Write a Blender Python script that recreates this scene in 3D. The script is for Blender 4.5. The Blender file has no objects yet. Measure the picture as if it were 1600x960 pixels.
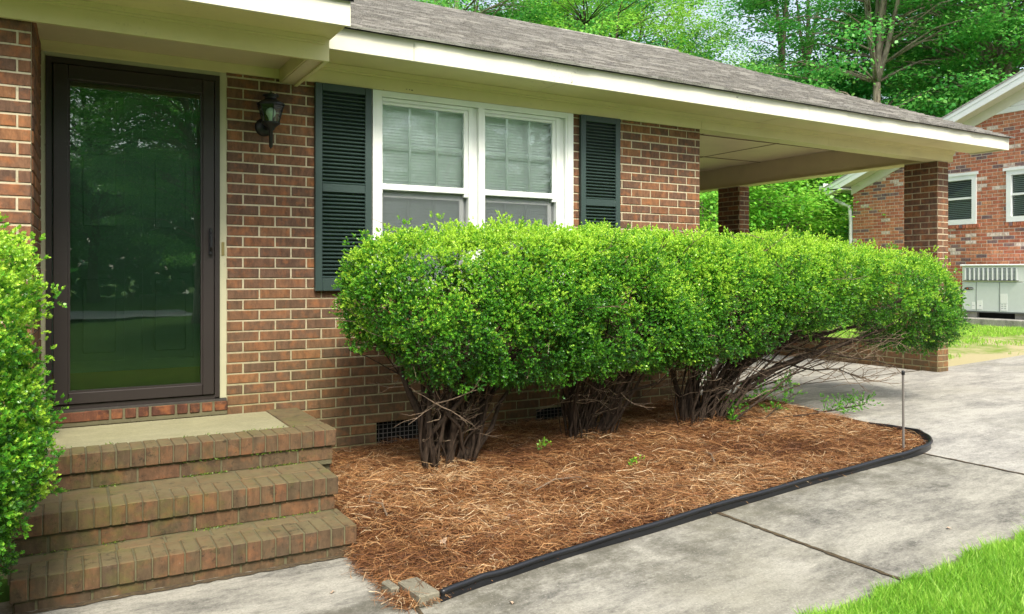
import bpy, math, random
import numpy as np
from mathutils import Vector, Matrix
R = math.radians
random.seed(7)
rng = np.random.default_rng(11)
S = bpy.context.scene
COL = S.collection

# ------------------------------------------------------------------ camera
cd = bpy.data.cameras.new("camera"); cam = bpy.data.objects.new("camera", cd); COL.objects.link(cam)
cam.location = (0, -5.25, 1.385); cam.rotation_euler = (R(90), 0, R(-29.8))
cd.sensor_width = 36; cd.lens = 1231 / 1600 * 36; cd.shift_y = -52 / 1600
cd.clip_start = 0.05; cd.clip_end = 2000
S.camera = cam
# ------------------------------------------------------------------ sky and sun
SUN_EL, SUN_AZ = 50.0, 190.0          # azimuth clockwise from +Y (the house side)
W = bpy.data.worlds.new("World"); S.world = W; W.use_nodes = True
nt = W.node_tree; nt.nodes.clear()
out = nt.nodes.new("ShaderNodeOutputWorld"); bg = nt.nodes.new("ShaderNodeBackground")
sky = nt.nodes.new("ShaderNodeTexSky"); sky.sky_type = 'NISHITA'; sky.sun_disc = False
sky.sun_elevation = R(SUN_EL); sky.sun_rotation = R(SUN_AZ)
sky.air_density = 1.0; sky.dust_density = 3.0; sky.ozone_density = 1.0
hs = nt.nodes.new("ShaderNodeHueSaturation"); hs.inputs['Saturation'].default_value = 0.55
nt.links.new(sky.outputs[0], hs.inputs['Color']); nt.links.new(hs.outputs[0], bg.inputs[0])
bg.inputs[1].default_value = 0.15; nt.links.new(bg.outputs[0], out.inputs[0])
sl = bpy.data.lights.new("sun", 'SUN'); sl.energy = 2.3; sl.angle = R(16); sl.color = (1.0, 0.93, 0.80)
so = bpy.data.objects.new("sun", sl); COL.objects.link(so)
d = Vector((math.sin(R(SUN_AZ)) * math.cos(R(SUN_EL)), math.cos(R(SUN_AZ)) * math.cos(R(SUN_EL)), math.sin(R(SUN_EL))))
so.rotation_euler = d.to_track_quat('Z', 'Y').to_euler(); so.location = (4, -12, 14)
S.view_settings.view_transform = 'Standard'; S.view_settings.look = 'None'
S.view_settings.exposure = 1.08; S.view_settings.gamma = 1.0; S.view_settings.use_curve_mapping = False
S.cycles.max_bounces = 8; S.cycles.transparent_max_bounces = 12

# ------------------------------------------------------------------ helpers
def lin(h):
    h = h.lstrip('#'); v = [int(h[i:i+2], 16) / 255 for i in (0, 2, 4)]
    return tuple((c / 12.92 if c <= .04045 else ((c + .055) / 1.055) ** 2.4) for c in v) + (1,)

class NT:
    def __init__(s, name):
        s.m = bpy.data.materials.new(name); s.m.use_nodes = True; s.t = s.m.node_tree; s.t.nodes.clear()
        s.out = s.t.nodes.new('ShaderNodeOutputMaterial')
    def n(s, kind, **kw):
        nd = s.t.nodes.new('ShaderNode' + kind)
        for k, v in kw.items():
            if k.startswith('i_'): nd.inputs[k[2:].replace('_', ' ')].default_value = v
            else: setattr(nd, k, v)
        return nd
    def l(s, a, b): s.t.links.new(a, b)
    def coord(s, scale=(1, 1, 1)):
        g = s.n('NewGeometry'); mp = s.n('Mapping'); mp.inputs['Scale'].default_value = scale
        s.l(g.outputs['Position'], mp.inputs['Vector']); return mp.outputs[0]
    def noise(s, scale, detail=4, rough=.6, vec=None, dim='3D'):
        n = s.n('TexNoise'); n.inputs['Scale'].default_value = scale; n.inputs['Detail'].default_value = detail
        n.inputs['Roughness'].default_value = rough
        s.l(vec if vec is not None else s.coord(), n.inputs['Vector']); return n.outputs['Fac']
    def ramp(s, fac, stops, interp='LINEAR'):
        r = s.n('ValToRGB'); r.color_ramp.interpolation = interp
        el = r.color_ramp.elements
        while len(el) > 1: el.remove(el[-1])
        el[0].position, el[0].color = stops[0][0], stops[0][1]
        for p, c in stops[1:]:
            e = el.new(p); e.color = c
        s.l(fac, r.inputs[0]); return r.outputs[0]
    def mix(s, fac, a, b, blend='MIX'):
        m = s.n('Mix', data_type='RGBA', blend_type=blend)
        if isinstance(fac, (int, float)): m.inputs[0].default_value = fac
        else: s.l(fac, m.inputs[0])
        for v, i in ((a, 6), (b, 7)):
            if isinstance(v, tuple): m.inputs[i].default_value = v
            else: s.l(v, m.inputs[i])
        return m.outputs[2]
    def math(s, op, a, b=0.0, clamp=False):
        m = s.n('Math', operation=op, use_clamp=clamp)
        for v, i in ((a, 0), (b, 1)):
            if isinstance(v, (int, float)): m.inputs[i].default_value = v
            else: s.l(v, m.inputs[i])
        return m.outputs[0]
    def pbr(s, color, rough=.7, bump=None, bstr=.3, bdist=.01, metal=0, spec=.5):
        p = s.n('BsdfPrincipled')
        if isinstance(color, tuple): p.inputs['Base Color'].default_value = color
        else: s.l(color, p.inputs['Base Color'])
        if isinstance(rough, (int, float)): p.inputs['Roughness'].default_value = rough
        else: s.l(rough, p.inputs['Roughness'])
        p.inputs['Metallic'].default_value = metal; p.inputs['Specular IOR Level'].default_value = spec
        if bump is not None:
            b = s.n('Bump'); b.inputs['Strength'].default_value = bstr; b.inputs['Distance'].default_value = bdist
            s.l(bump, b.inputs['Height']); s.l(b.outputs[0], p.inputs['Normal'])
        return p
    def done(s, sh):
        s.l(sh.outputs[0] if hasattr(sh, 'outputs') else sh, s.out.inputs['Surface']); return s.m

def grey(v, r=1, g=1, b=1): return (v * r, v * g, v * b, 1)

def m_paint(name, col, dirt=.35, rough=.45, dcol=None, sc=3.0):
    k = NT(name); c = tuple(col)
    n1 = k.noise(sc, 5, .65); n2 = k.noise(38, 3, .7)
    base = k.mix(k.ramp(n1, [(.35, (0, 0, 0, 1)), (.75, (1, 1, 1, 1))]), c, tuple(v * .88 for v in c[:3]) + (1,))
    sp = k.ramp(n2, [(.6, (0, 0, 0, 1)), (.7, (1, 1, 1, 1))])
    patch = k.ramp(k.noise(1.7, 4, .6), [(.52, (0, 0, 0, 1)), (.66, (1, 1, 1, 1))])
    f = k.math('MULTIPLY', sp, patch); f = k.math('MULTIPLY', f, dirt)
    base = k.mix(f, base, dcol or grey(.12, 1.05, 1, .7))
    return k.done(k.pbr(base, rough, n2, .08, .003))

def m_brick(name, pal, green=0.0, streak=(9, 9, 22), zgreen=.75, tread=False):
    k = NT(name); g = k.n('NewGeometry')
    rnd = g.outputs['Random Per Island']
    base = k.ramp(rnd, [(i / len(pal), lin(c)) for i, c in enumerate(pal)], 'CONSTANT')
    base = k.mix(.34, base, lin('#6e5a48')) if green else base
    n1 = k.noise(1, 5, .7, k.coord((34, 34, 12))); n2 = k.noise(60, 5, .7)
    n3 = k.noise(13, 4, .6)
    base = k.mix(k.ramp(n1, [(.38, (0, 0, 0, 1)), (.68, (1, 1, 1, 1))]), base, k.mix(.62, base, lin('#33251f')))
    base = k.mix(k.math('MULTIPLY', k.ramp(n3, [(.5, (0, 0, 0, 1)), (.7, (1, 1, 1, 1))]), .25 if tread else .5), base, lin('#a8693f'))
    base = k.mix(k.math('MULTIPLY', k.ramp(n2, [(.62, (0, 0, 0, 1)), (.8, (1, 1, 1, 1))]), .5), base, lin('#9a8676'))
    base = k.mix(k.math('MULTIPLY', k.ramp(n2, [(.2, (1, 1, 1, 1)), (.38, (0, 0, 0, 1))]), .6), base, lin('#2a1e18'))
    if green > 0:
        sx = k.n('SeparateXYZ'); k.l(g.outputs['Position'], sx.inputs[0])
        low = k.n('MapRange'); low.inputs[1].default_value = zgreen + .9; low.inputs[2].default_value = zgreen - .6
        k.l(sx.outputs['Z'], low.inputs[0])
        nn = k.ramp(k.noise(2.2, 5, .7), [(.3, (.35,) * 3 + (1,)), (.65, (1, 1, 1, 1))])
        f = k.math('MULTIPLY', k.math('MULTIPLY', low.outputs[0], nn), green)
        base = k.mix(f, base, k.mix(.6, base, lin('#5a5636')))
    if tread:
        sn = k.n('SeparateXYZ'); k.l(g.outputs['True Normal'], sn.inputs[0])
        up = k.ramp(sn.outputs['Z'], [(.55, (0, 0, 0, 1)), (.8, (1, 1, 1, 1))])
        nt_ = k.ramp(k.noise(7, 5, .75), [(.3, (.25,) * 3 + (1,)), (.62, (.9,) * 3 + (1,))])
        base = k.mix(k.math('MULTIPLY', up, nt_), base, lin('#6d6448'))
        bl_ = k.ramp(k.noise(16, 5, .8), [(.56, (0, 0, 0, 1)), (.66, (1, 1, 1, 1))])
        base = k.mix(k.math('MULTIPLY', bl_, .65), base, lin('#2c2a20'))
        gr_ = k.ramp(k.noise(3.1, 5, .75), [(.5, (0, 0, 0, 1)), (.66, (1, 1, 1, 1))])
        base = k.mix(k.math('MULTIPLY', gr_, .5), base, lin('#5d6030'))
    return k.done(k.pbr(base, .9, n2, .5, .004, spec=.25))

def m_mortar(name, col, col2, green=0.0, zg=.7):
    k = NT(name); n = k.noise(45, 5, .7); n2 = k.noise(3, 4, .6)
    base = k.mix(k.ramp(n2, [(.35, (0, 0, 0, 1)), (.7, (1, 1, 1, 1))]), lin(col), lin(col2))
    base = k.mix(k.math('MULTIPLY', k.ramp(n, [(.3, (1, 1, 1, 1)), (.5, (0, 0, 0, 1))]), .5), base, lin('#6e675a'))
    if green > 0:
        g = k.n('NewGeometry'); sx = k.n('SeparateXYZ'); k.l(g.outputs['Position'], sx.inputs[0])
        low = k.n('MapRange'); low.inputs[1].default_value = zg + .8; low.inputs[2].default_value = zg - .5
        k.l(sx.outputs['Z'], low.inputs[0])
        base = k.mix(k.math('MULTIPLY', low.outputs[0], green), base, lin('#6f7040'))
    return k.done(k.pbr(base, .95, n, .6, .004, spec=.2))

def m_leaf(name, dark, mid, light, trans=.35, rough=.42, spec=.4):
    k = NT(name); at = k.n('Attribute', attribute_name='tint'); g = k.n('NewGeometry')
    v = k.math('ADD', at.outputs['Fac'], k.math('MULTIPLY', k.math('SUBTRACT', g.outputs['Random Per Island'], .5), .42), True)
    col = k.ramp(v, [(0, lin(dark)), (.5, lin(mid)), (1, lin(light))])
    p = k.pbr(col, rough, spec=spec)
    tr = k.n('BsdfTranslucent'); k.l(k.mix(.35, col, lin(light)), tr.inputs[0])
    ms = k.n('MixShader'); ms.inputs[0].default_value = trans
    k.l(p.outputs[0], ms.inputs[1]); k.l(tr.outputs[0], ms.inputs[2])
    return k.done(ms)

def m_bark(name, a, b, sc=22):
    k = NT(name); n = k.noise(1, 6, .7, k.coord((sc * 1.6, sc * 1.6, sc * .4)))
    return k.done(k.pbr(k.ramp(n, [(.3, lin(a)), (.7, lin(b))]), .9, n, .8, .01, spec=.2))

def m_plain(name, col, rough=.5, metal=0, spec=.5, var=.15, sc=14):
    k = NT(name); n = k.noise(sc, 4, .6)
    c = tuple(col)
    base = k.mix(n, tuple(v * (1 - var) for v in c[:3]) + (1,), tuple(min(1, v * (1 + var)) for v in c[:3]) + (1,))
    return k.done(k.pbr(base, rough, n, .05, .003, metal, spec))

def m_glass(name, tint, refl, rough=0.0):
    k = NT(name)
    tr = k.n('BsdfTransparent'); tr.inputs[0].default_value = tint
    gl = k.n('BsdfGlossy'); gl.inputs['Roughness'].default_value = rough; gl.inputs[0].default_value = (.95, 1, .97, 1)
    n = k.noise(2.3, 2, .4); b = k.n('Bump'); b.inputs['Strength'].default_value = .03; b.inputs['Distance'].default_value = .02
    k.l(n, b.inputs['Height']); k.l(b.outputs[0], gl.inputs['Normal'])
    fr = k.n('Fresnel'); fr.inputs[0].default_value = refl
    ms = k.n('MixShader'); k.l(fr.outputs[0], ms.inputs[0]); k.l(tr.outputs[0], ms.inputs[1]); k.l(gl.outputs[0], ms.inputs[2])
    return k.done(ms)

def link_mesh(name, me, mat, parent=None):
    o = bpy.data.objects.new(name, me); COL.objects.link(o)
    if mat is not None: me.materials.append(mat)
    if parent is not None: o.parent = parent
    return o

class MB:
    def __init__(s): s.v = []; s.f = []
    def add(s, vs, fs):
        n = len(s.v); s.v += [tuple(v) for v in vs]; s.f += [tuple(i + n for i in f) for f in fs]
    def box(s, x0, x1, y0, y1, z0, z1):
        s.hexa([(x0, y0, z0), (x1, y0, z0), (x1, y1, z0), (x0, y1, z0), (x0, y0, z1), (x1, y0, z1), (x1, y1, z1), (x0, y1, z1)])
        return s
    def hexa(s, p):
        s.add(p, [(0, 3, 2, 1), (4, 5, 6, 7), (0, 1, 5, 4), (1, 2, 6, 5), (2, 3, 7, 6), (3, 0, 4, 7)]); return s
    def bevbox(s, x0, x1, y0, y1, z0, z1, b=.004, jit=0):
        j = lambda: random.uniform(-jit, jit)
        x0 += j(); x1 += j(); y0 += j(); z1 += j()
        xs, ys, zs = (x0, x1), (y0, y1), (z0, z1)
        vs = []; idx = {}
        for ix in (0, 1):
            for iy in (0, 1):
                for iz in (0, 1):
                    sx, sy, sz = (b if ix == 0 else -b), (b if iy == 0 else -b), (b if iz == 0 else -b)
                    for ax in range(3):
                        p = [xs[ix] + sx, ys[iy] + sy, zs[iz] + sz]
                        p[ax] = (xs[ix], ys[iy], zs[iz])[ax]
                        idx[(ix, iy, iz, ax)] = len(vs); vs.append(p)
        I = lambda a, b_, c, ax: idx[(a, b_, c, ax)]
        f = []
        f.append([I(0,0,0,0), I(0,0,1,0), I(0,1,1,0), I(0,1,0,0)]); f.append([I(1,0,0,0), I(1,1,0,0), I(1,1,1,0), I(1,0,1,0)])
        f.append([I(0,0,0,1), I(1,0,0,1), I(1,0,1,1), I(0,0,1,1)]); f.append([I(0,1,0,1), I(0,1,1,1), I(1,1,1,1), I(1,1,0,1)])
        f.append([I(0,0,0,2), I(0,1,0,2), I(1,1,0,2), I(1,0,0,2)]); f.append([I(0,0,1,2), I(1,0,1,2), I(1,1,1,2), I(0,1,1,2)])
        for a in (0, 1):
            for c in (0, 1):
                f.append([I(0,a,c,1), I(1,a,c,1), I(1,a,c,2), I(0,a,c,2)])
                f.append([I(a,0,c,0), I(a,1,c,0), I(a,1,c,2), I(a,0,c,2)])
                f.append([I(a,c,0,0), I(a,c,1,0), I(a,c,1,1), I(a,c,0,1)])
        for a in (0, 1):
            for b_ in (0, 1):
                for c in (0, 1): f.append([I(a,b_,c,0), I(a,b_,c,1), I(a,b_,c,2)])
        s.add(vs, f); return s
    def tube(s, pts, rad, n=6, caps=True):
        pts = [Vector(p) for p in pts]
        if not hasattr(rad, '__len__'): rad = [rad] * len(pts)
        base = len(s.v); up = Vector((0.31, 0.17, 0.93))
        prev = None
        for i, p in enumerate(pts):
            t = (pts[min(i + 1, len(pts) - 1)] - pts[max(i - 1, 0)])
            if t.length < 1e-9: t = Vector((0, 0, 1))
            t.normalize()
            a = prev if prev is not None else (up if abs(t.dot(up)) < .9 else Vector((1, 0, 0)))
            a = (a - t * a.dot(t)).normalized(); prev = a; b = t.cross(a)
            for k in range(n):
                th = 2 * math.pi * k / n
                s.v.append(tuple(p + (a * math.cos(th) + b * math.sin(th)) * rad[i]))
        for i in range(len(pts) - 1):
            for k in range(n):
                q = (k + 1) % n
                s.f.append((base + i * n + k, base + i * n + q, base + (i + 1) * n + q, base + (i + 1) * n + k))
        if caps:
            s.f.append(tuple(base + k for k in reversed(range(n)))); s.f.append(tuple(base + (len(pts) - 1) * n + k for k in range(n)))
        return s
    def lathe(s, c, prof, n=20, ax='z'):
        pr = [(max(r, 1e-4), h) for r, h in prof]; base = len(s.v)
        for r, h in pr:
            for k in range(n):
                th = 2 * math.pi * k / n; a, b = r * math.cos(th), r * math.sin(th)
                p = (a, b, h) if ax == 'z' else (a, h, b)
                s.v.append((c[0] + p[0], c[1] + p[1], c[2] + p[2]))
        for i in range(len(pr) - 1):
            for k in range(n):
                q = (k + 1) % n
                s.f.append((base + i * n + k, base + i * n + q, base + (i + 1) * n + q, base + (i + 1) * n + k))
        return s
    def build(s, name, mat, parent=None, smooth=False):
        me = bpy.data.meshes.new(name); me.from_pydata(s.v, [], s.f); me.update()
        if smooth:
            me.polygons.foreach_set('use_smooth', [True] * len(me.polygons))
        return link_mesh(name, me, mat, parent)

def quads(name, V, mat, tint=None, parent=None, nv=4, smooth=False):
    """V: (n, nv, 3) array, one polygon each"""
    n = len(V); me = bpy.data.meshes.new(name)
    me.vertices.add(n * nv); me.vertices.foreach_set('co', V.reshape(-1).astype(np.float32))
    me.loops.add(n * nv); me.loops.foreach_set('vertex_index', np.arange(n * nv, dtype=np.int32))
    me.polygons.add(n); me.polygons.foreach_set('loop_start', np.arange(0, n * nv, nv, dtype=np.int32))
    me.update(calc_edges=True)
    if tint is not None:
        a = me.attributes.new('tint', 'FLOAT', 'FACE'); a.data.foreach_set('value', np.clip(tint, 0, 1).astype(np.float32))
    return link_mesh(name, me, mat, parent)

def empty(name, loc=(0, 0, 0)):
    o = bpy.data.objects.new(name, None); COL.objects.link(o); o.empty_display_size = .1; o.location = loc; return o
def tag(o, label=None, cat=None, group=None, kind=None):
    if label: o['label'] = label
    if cat: o['category'] = cat
    if group: o['group'] = group
    if kind: o['kind'] = kind
    return o
def reparent(root, ch):           # children were modelled in world space, root is not at the origin
    for o in ch:
        o.parent = root; o.matrix_parent_inverse = Matrix.Translation(-root.location)
def kids(o): return [c for c in COL.objects if c.parent is o]
def copy_tree(o, parent=None):
    c = o.copy(); COL.objects.link(c); c.parent = parent
    if parent is not None: c.matrix_parent_inverse = o.matrix_parent_inverse.copy()
    for ch in kids(o): copy_tree(ch, c)
    return c
def norm(a): return a / (np.linalg.norm(a, axis=-1, keepdims=True) + 1e-9)
def wob(P, f=1.0, seed=0):
    r = np.random.default_rng(seed); v = 0
    for k in range(5):
        w = r.normal(size=3) * f * (1 + .6 * k); v = v + np.sin(P @ w + r.uniform(0, 6.28)) / (1 + .5 * k)
    return v / 2.4
def gz(x):
    P = [(-60, 0), (1.3, 0), (5.8, .26), (8.6, .29), (15.4, .52), (60, 1.2)]
    for a, b in zip(P, P[1:]):
        if x <= b[0]: return a[1] + (b[1] - a[1]) * max(0, x - a[0]) / (b[0] - a[0])
    return P[-1][1]
gzv = lambda x: np.interp(x, [-60, 1.3, 5.8, 8.6, 15.4, 60], [0, 0, .26, .29, .52, 1.2])

# ------------------------------------------------------------------ materials
PAL = ['#805a44', '#73503e', '#8a6048', '#6b4d3d', '#90664a', '#785543', '#705244', '#875b42', '#664b3e', '#8d5f42', '#765544', '#a06c46']
M_brick = m_brick('brown_brick', PAL, 1.0, zgreen=.62)
M_mortar = m_mortar('mortar', '#c6bb9f', '#ada287', .75, .6)
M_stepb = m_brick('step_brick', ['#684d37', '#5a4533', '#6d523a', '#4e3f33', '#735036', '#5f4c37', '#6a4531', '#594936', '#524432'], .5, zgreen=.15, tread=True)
M_stepm = m_mortar('step_mortar', '#6a6450', '#4b4738', .25, .3)
M_nbrick = m_brick('red_brick', ['#c07a5e', '#cb8465', '#b87058', '#d08c6a', '#bd745a', '#c67e60', '#d4946e', '#b66c56', '#cc8766', '#c27b5e', '#7d686a', '#bd765c', '#e6d6c8', '#cd8866', '#c88264', '#8c7472'], 0)
M_nmortar = m_mortar('pale_mortar', '#cdbfae', '#b8aa98')
M_cream = m_paint('cream_paint', (.70, .62, .33, 1), .5)  # cream, with the yellow-green bounce from the grass put into the base colour
M_ceil = m_paint('ceiling_paint', (.68, .56, .38, 1), .3)
M_white = m_paint('fascia_paint', (.72, .70, .56, 1), 1.0, sc=2.2)
M_vinyl = m_paint('white_vinyl', (.80, .82, .79, 1), .15, .35)
M_shut = m_paint('shutter_green', (.030, .054, .048, 1), .12, .5, grey(.3))
M_bronze = m_paint('bronze_metal', (.028, .021, .020, 1), .2, .42, grey(.2))
M_green = m_plain('green_door_paint', (.09, .145, .12, 1), .4)
M_brass = m_plain('kick_plate', (.16, .12, .04, 1), .45, .6)
M_black = m_plain('black_iron', (.012, .012, .014, 1), .45)
M_dark = m_plain('dark_void', (.006, .006, .006, 1), .9)
M_glassd = m_glass('door_glass', (.86, .92, .87, 1), 1.75)
M_glassw = m_glass('window_glass', (.97, 1, .985, 1), 1.5)
M_blind = m_plain('white_blind', (.88, .92, .88, 1), .5)
M_plast = m_plain('black_plastic', (.011, .012, .015, 1), .36, spec=.5)
M_rod = m_plain('weathered_metal', (.20, .18, .16, 1), .6, .3)
M_bulb = m_plain('frosted_bulb', (.75, .76, .72, 1), .3)

def m_concrete(name, col, dark, patch=.55, edge=False, grain=1.0):
    k = NT(name)
    n0 = k.noise(.9, 5, .65); n1 = k.noise(6, 6, .7); n2 = k.noise(90, 4, .8); n3 = k.noise(1, 9, .82, k.coord((1.4, 3.4, 1))); n4 = k.noise(28, 5, .8)
    base = k.mix(k.ramp(n1, [(.3, (0, 0, 0, 1)), (.7, (1, 1, 1, 1))]), lin(col), tuple(v * .82 for v in lin(col)[:3]) + (1,))
    st = k.ramp(n3, [(.42, (0, 0, 0, 1)), (.60, (1, 1, 1, 1))]); st = k.math('MULTIPLY', st, k.ramp(n4, [(.3, (.35,) * 3 + (1,)), (.6, (1, 1, 1, 1))]))
    base = k.mix(k.math('MULTIPLY', st, patch), base, lin(dark))
    if edge:          # mildew along the damp straw bed
        g = k.n('NewGeometry'); sx = k.n('SeparateXYZ'); k.l(g.outputs['Position'], sx.inputs[0])
        m1 = k.n('MapRange'); m1.inputs[1].default_value = -2.75; m1.inputs[2].default_value = -2.15; k.l(sx.outputs['Y'], m1.inputs[0])
        m3 = k.n('MapRange'); m3.inputs[1].default_value = -1.85; m3.inputs[2].default_value = -2.1; k.l(sx.outputs['Y'], m3.inputs[0])
        q = k.ramp(k.math('ADD', k.noise(2.4, 8, .8), k.math('MULTIPLY', k.math('MULTIPLY', m1.outputs[0], m3.outputs[0]), .22)), [(.57, (0, 0, 0, 1)), (.76, (1, 1, 1, 1))])
        base = k.mix(k.math('MULTIPLY', q, .8), base, lin('#4a483c'))
    st2 = k.ramp(n0, [(.5, (0, 0, 0, 1)), (.72, (1, 1, 1, 1))])
    base = k.mix(k.math('MULTIPLY', st2, patch * .6), base, lin('#7f7c6a'))
    base = k.mix(k.math('MULTIPLY', k.ramp(n2, [(.35, (1, 1, 1, 1)), (.5, (0, 0, 0, 1))]), .5 * grain), base, lin('#6b665c'))
    base = k.mix(k.math('MULTIPLY', k.ramp(n2, [(.58, (0, 0, 0, 1)), (.7, (1, 1, 1, 1))]), .4 * grain), base, lin('#d8d2c4'))
    return k.done(k.pbr(base, .92, n2, .5, .004, spec=.25))
M_conc = m_concrete('walk_concrete', '#a7a498', '#4f4e4a', .95, edge=True)
M_drive = m_concrete('drive_concrete', '#b4b1a8', '#686765', .85)
M_land = m_concrete('landing_concrete', '#a09c7c', '#7b7958', .6, grain=.6)

# ------------------------------------------------------------------ ground, paving
def sheet(name, xs, ys, dz, mat, thick=None, zf=gz, wavy=0):
    m = MB(); nx, ny = len(xs), len(ys)
    vs = [(x, y, zf(x) + dz) for y in ys for x in xs]
    fs = [(j * nx + i, j * nx + i + 1, (j + 1) * nx + i + 1, (j + 1) * nx + i) for j in range(ny - 1) for i in range(nx - 1)]
    m.add(vs, fs)
    if thick:
        lo = [(x, y, zf(x) + dz - thick) for y in ys for x in xs]; n0 = len(m.v); m.v += lo
        ring = [i for i in range(nx)] + [j * nx + nx - 1 for j in range(1, ny)] + [(ny - 1) * nx + i for i in reversed(range(nx - 1))] + [j * nx for j in reversed(range(1, ny - 1))]
        for a, b in zip(ring, ring[1:] + ring[:1]): m.f.append((b, a, n0 + a, n0 + b))
    return m.build(name, mat)
XS = [-400, -60, -9, 0, 1.3, 2.8, 4.3, 5.8, 7.2, 8.6, 10, 12, 15.4, 25, 40, 60, 400]
k = NT('soil_lawn'); n = k.noise(2.5, 6, .7); n2 = k.noise(40, 4, .8)
base = k.ramp(n, [(.35, lin('#3d5a20')), (.6, lin('#567a2a')), (.75, lin('#7a7a45'))])
base = k.mix(k.math('MULTIPLY', n2, .6), base, lin('#2f4a18'))
M_lawnfar = k.done(k.pbr(base, .95, n2, .8, .03, spec=.1))
tag(sheet('ground', XS, [-400, -60, -20, -3.2, 0, 10, 30, 60, 400], -.10, M_lawnfar), kind='structure')
# side lawn between the drive and the neighbour: sandy patches
k = NT('side_lawn'); n = k.noise(.9, 6, .7); n2 = k.noise(30, 5, .8)
g = k.n('NewGeometry'); sx = k.n('SeparateXYZ'); k.l(g.outputs['Position'], sx.inputs[0])
mr = k.n('MapRange'); mr.inputs[1].default_value = 1.9; mr.inputs[2].default_value = .1; mr.inputs[3].default_value = -.12; mr.inputs[4].default_value = .22; k.l(sx.outputs['Y'], mr.inputs[0])
f = k.ramp(k.math('ADD', n, mr.outputs[0]), [(.47, (0, 0, 0, 1)), (.6, (1, 1, 1, 1))])
base = k.mix(f, lin('#6f8c3a'), lin('#b9ab8c')); base = k.mix(k.math('MULTIPLY', n2, .5), base, lin('#8a9150'))
M_side = k.done(k.pbr(base, .95, n2, .7, .02, spec=.1))
tag(sheet('side_lawn_soil', [8.68, 10, 12, 13.4, 15.4, 25, 40], [.12, 2, 6, 12, 30], -.012, M_side), kind='structure')
tag(sheet('front_lawn_soil', [-30, -9, 0, 1.3, 2.8, 4.3, 4.85], [-21, -12, -6, -3.2], -.035, M_lawnfar, .1), kind='structure')
# sidewalk slabs and driveway, with real open joints
def slab(x0, x1, y0, y1, mat, name, seed):
    r = random.Random(seed); n = max(2, int((x1 - x0) / .9)); xs = [x0 + (x1 - x0) * i / n for i in range(n + 1)]
    return sheet(name, xs, [y0, (y0 + y1) / 2, y1], 0, mat, .12)
for i, (a, b) in enumerate(((-3.2, 1.265), (1.28, 3.048), (3.062, 4.89))):
    tag(slab(a, b, -3.2, -1.3 if a < 1 else -2.02, M_conc, 'sidewalk', i), kind='structure')
tag(sheet('driveway', [4.905, 5.8, 7.2, 8.6, 10, 12, 16, 20], [-18, -8, -3, -1, .185], 0, M_drive, .12), kind='structure')
tag(sheet('carport_floor', [4.93, 5.8, 7.2, 8.44], [.2, 3, 10], 0, M_drive, .12), kind='structure')
k = NT('asphalt'); n = k.noise(30, 4, .7); M_road = k.done(k.pbr(k.ramp(n, [(.3, grey(.22)), (.7, grey(.32))]), .9))
tag(sheet('road', [-80, 80], [-27, -21.5], .05, M_road, zf=lambda x: 0), kind='structure')
# dirt and debris lines filling the joints
k = NT('joint_dirt'); n = k.noise(60, 5, .8); M_dirt = k.done(k.pbr(k.ramp(n, [(.3, lin('#2b241a')), (.6, lin('#5b4c34')), (.75, lin('#6f7a3a'))]), .95, n, .8, .01))
def wobble_strip(name, p0, p1, w, z, mat, seed):
    r = random.Random(seed); m = MB(); n = 40; vs = []
    for i in range(n + 1):
        t = i / n; x = p0[0] + (p1[0] - p0[0]) * t; y = p0[1] + (p1[1] - p0[1]) * t
        dx, dy = (p1[1] - p0[1]), -(p1[0] - p0[0]); L = math.hypot(dx, dy); dx /= L; dy /= L
        a, b = w * r.uniform(.5, 1.3), w * r.uniform(.5, 1.3)
        for s in (-a, b): vs.append((x + dx * s, y + dy * s, gz(x) + z + r.uniform(0, .002)))
    m.add(vs, [(2 * i, 2 * i + 1, 2 * i + 3, 2 * i + 2) for i in range(n)])
    return tag(m.build(name, mat), kind='structure')
wobble_strip('joint_debris', (3.055, -3.2), (3.055, -2.1), .014, .003, M_dirt, 1)
wobble_strip('joint_debris', (4.897, -3.3), (4.897, -2.05), .012, .003, M_dirt, 2)
wobble_strip('joint_debris', (1.272, -3.2), (1.272, -1.5), .012, .003, M_dirt, 3)
wobble_strip('joint_debris', (4.95, .192), (8.44, .192), .01, .003, M_dirt, 4)
wobble_strip('joint_debris', (-.25, -1.49), (1.25, -1.49), .022, .003, M_dirt, 5)

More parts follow.
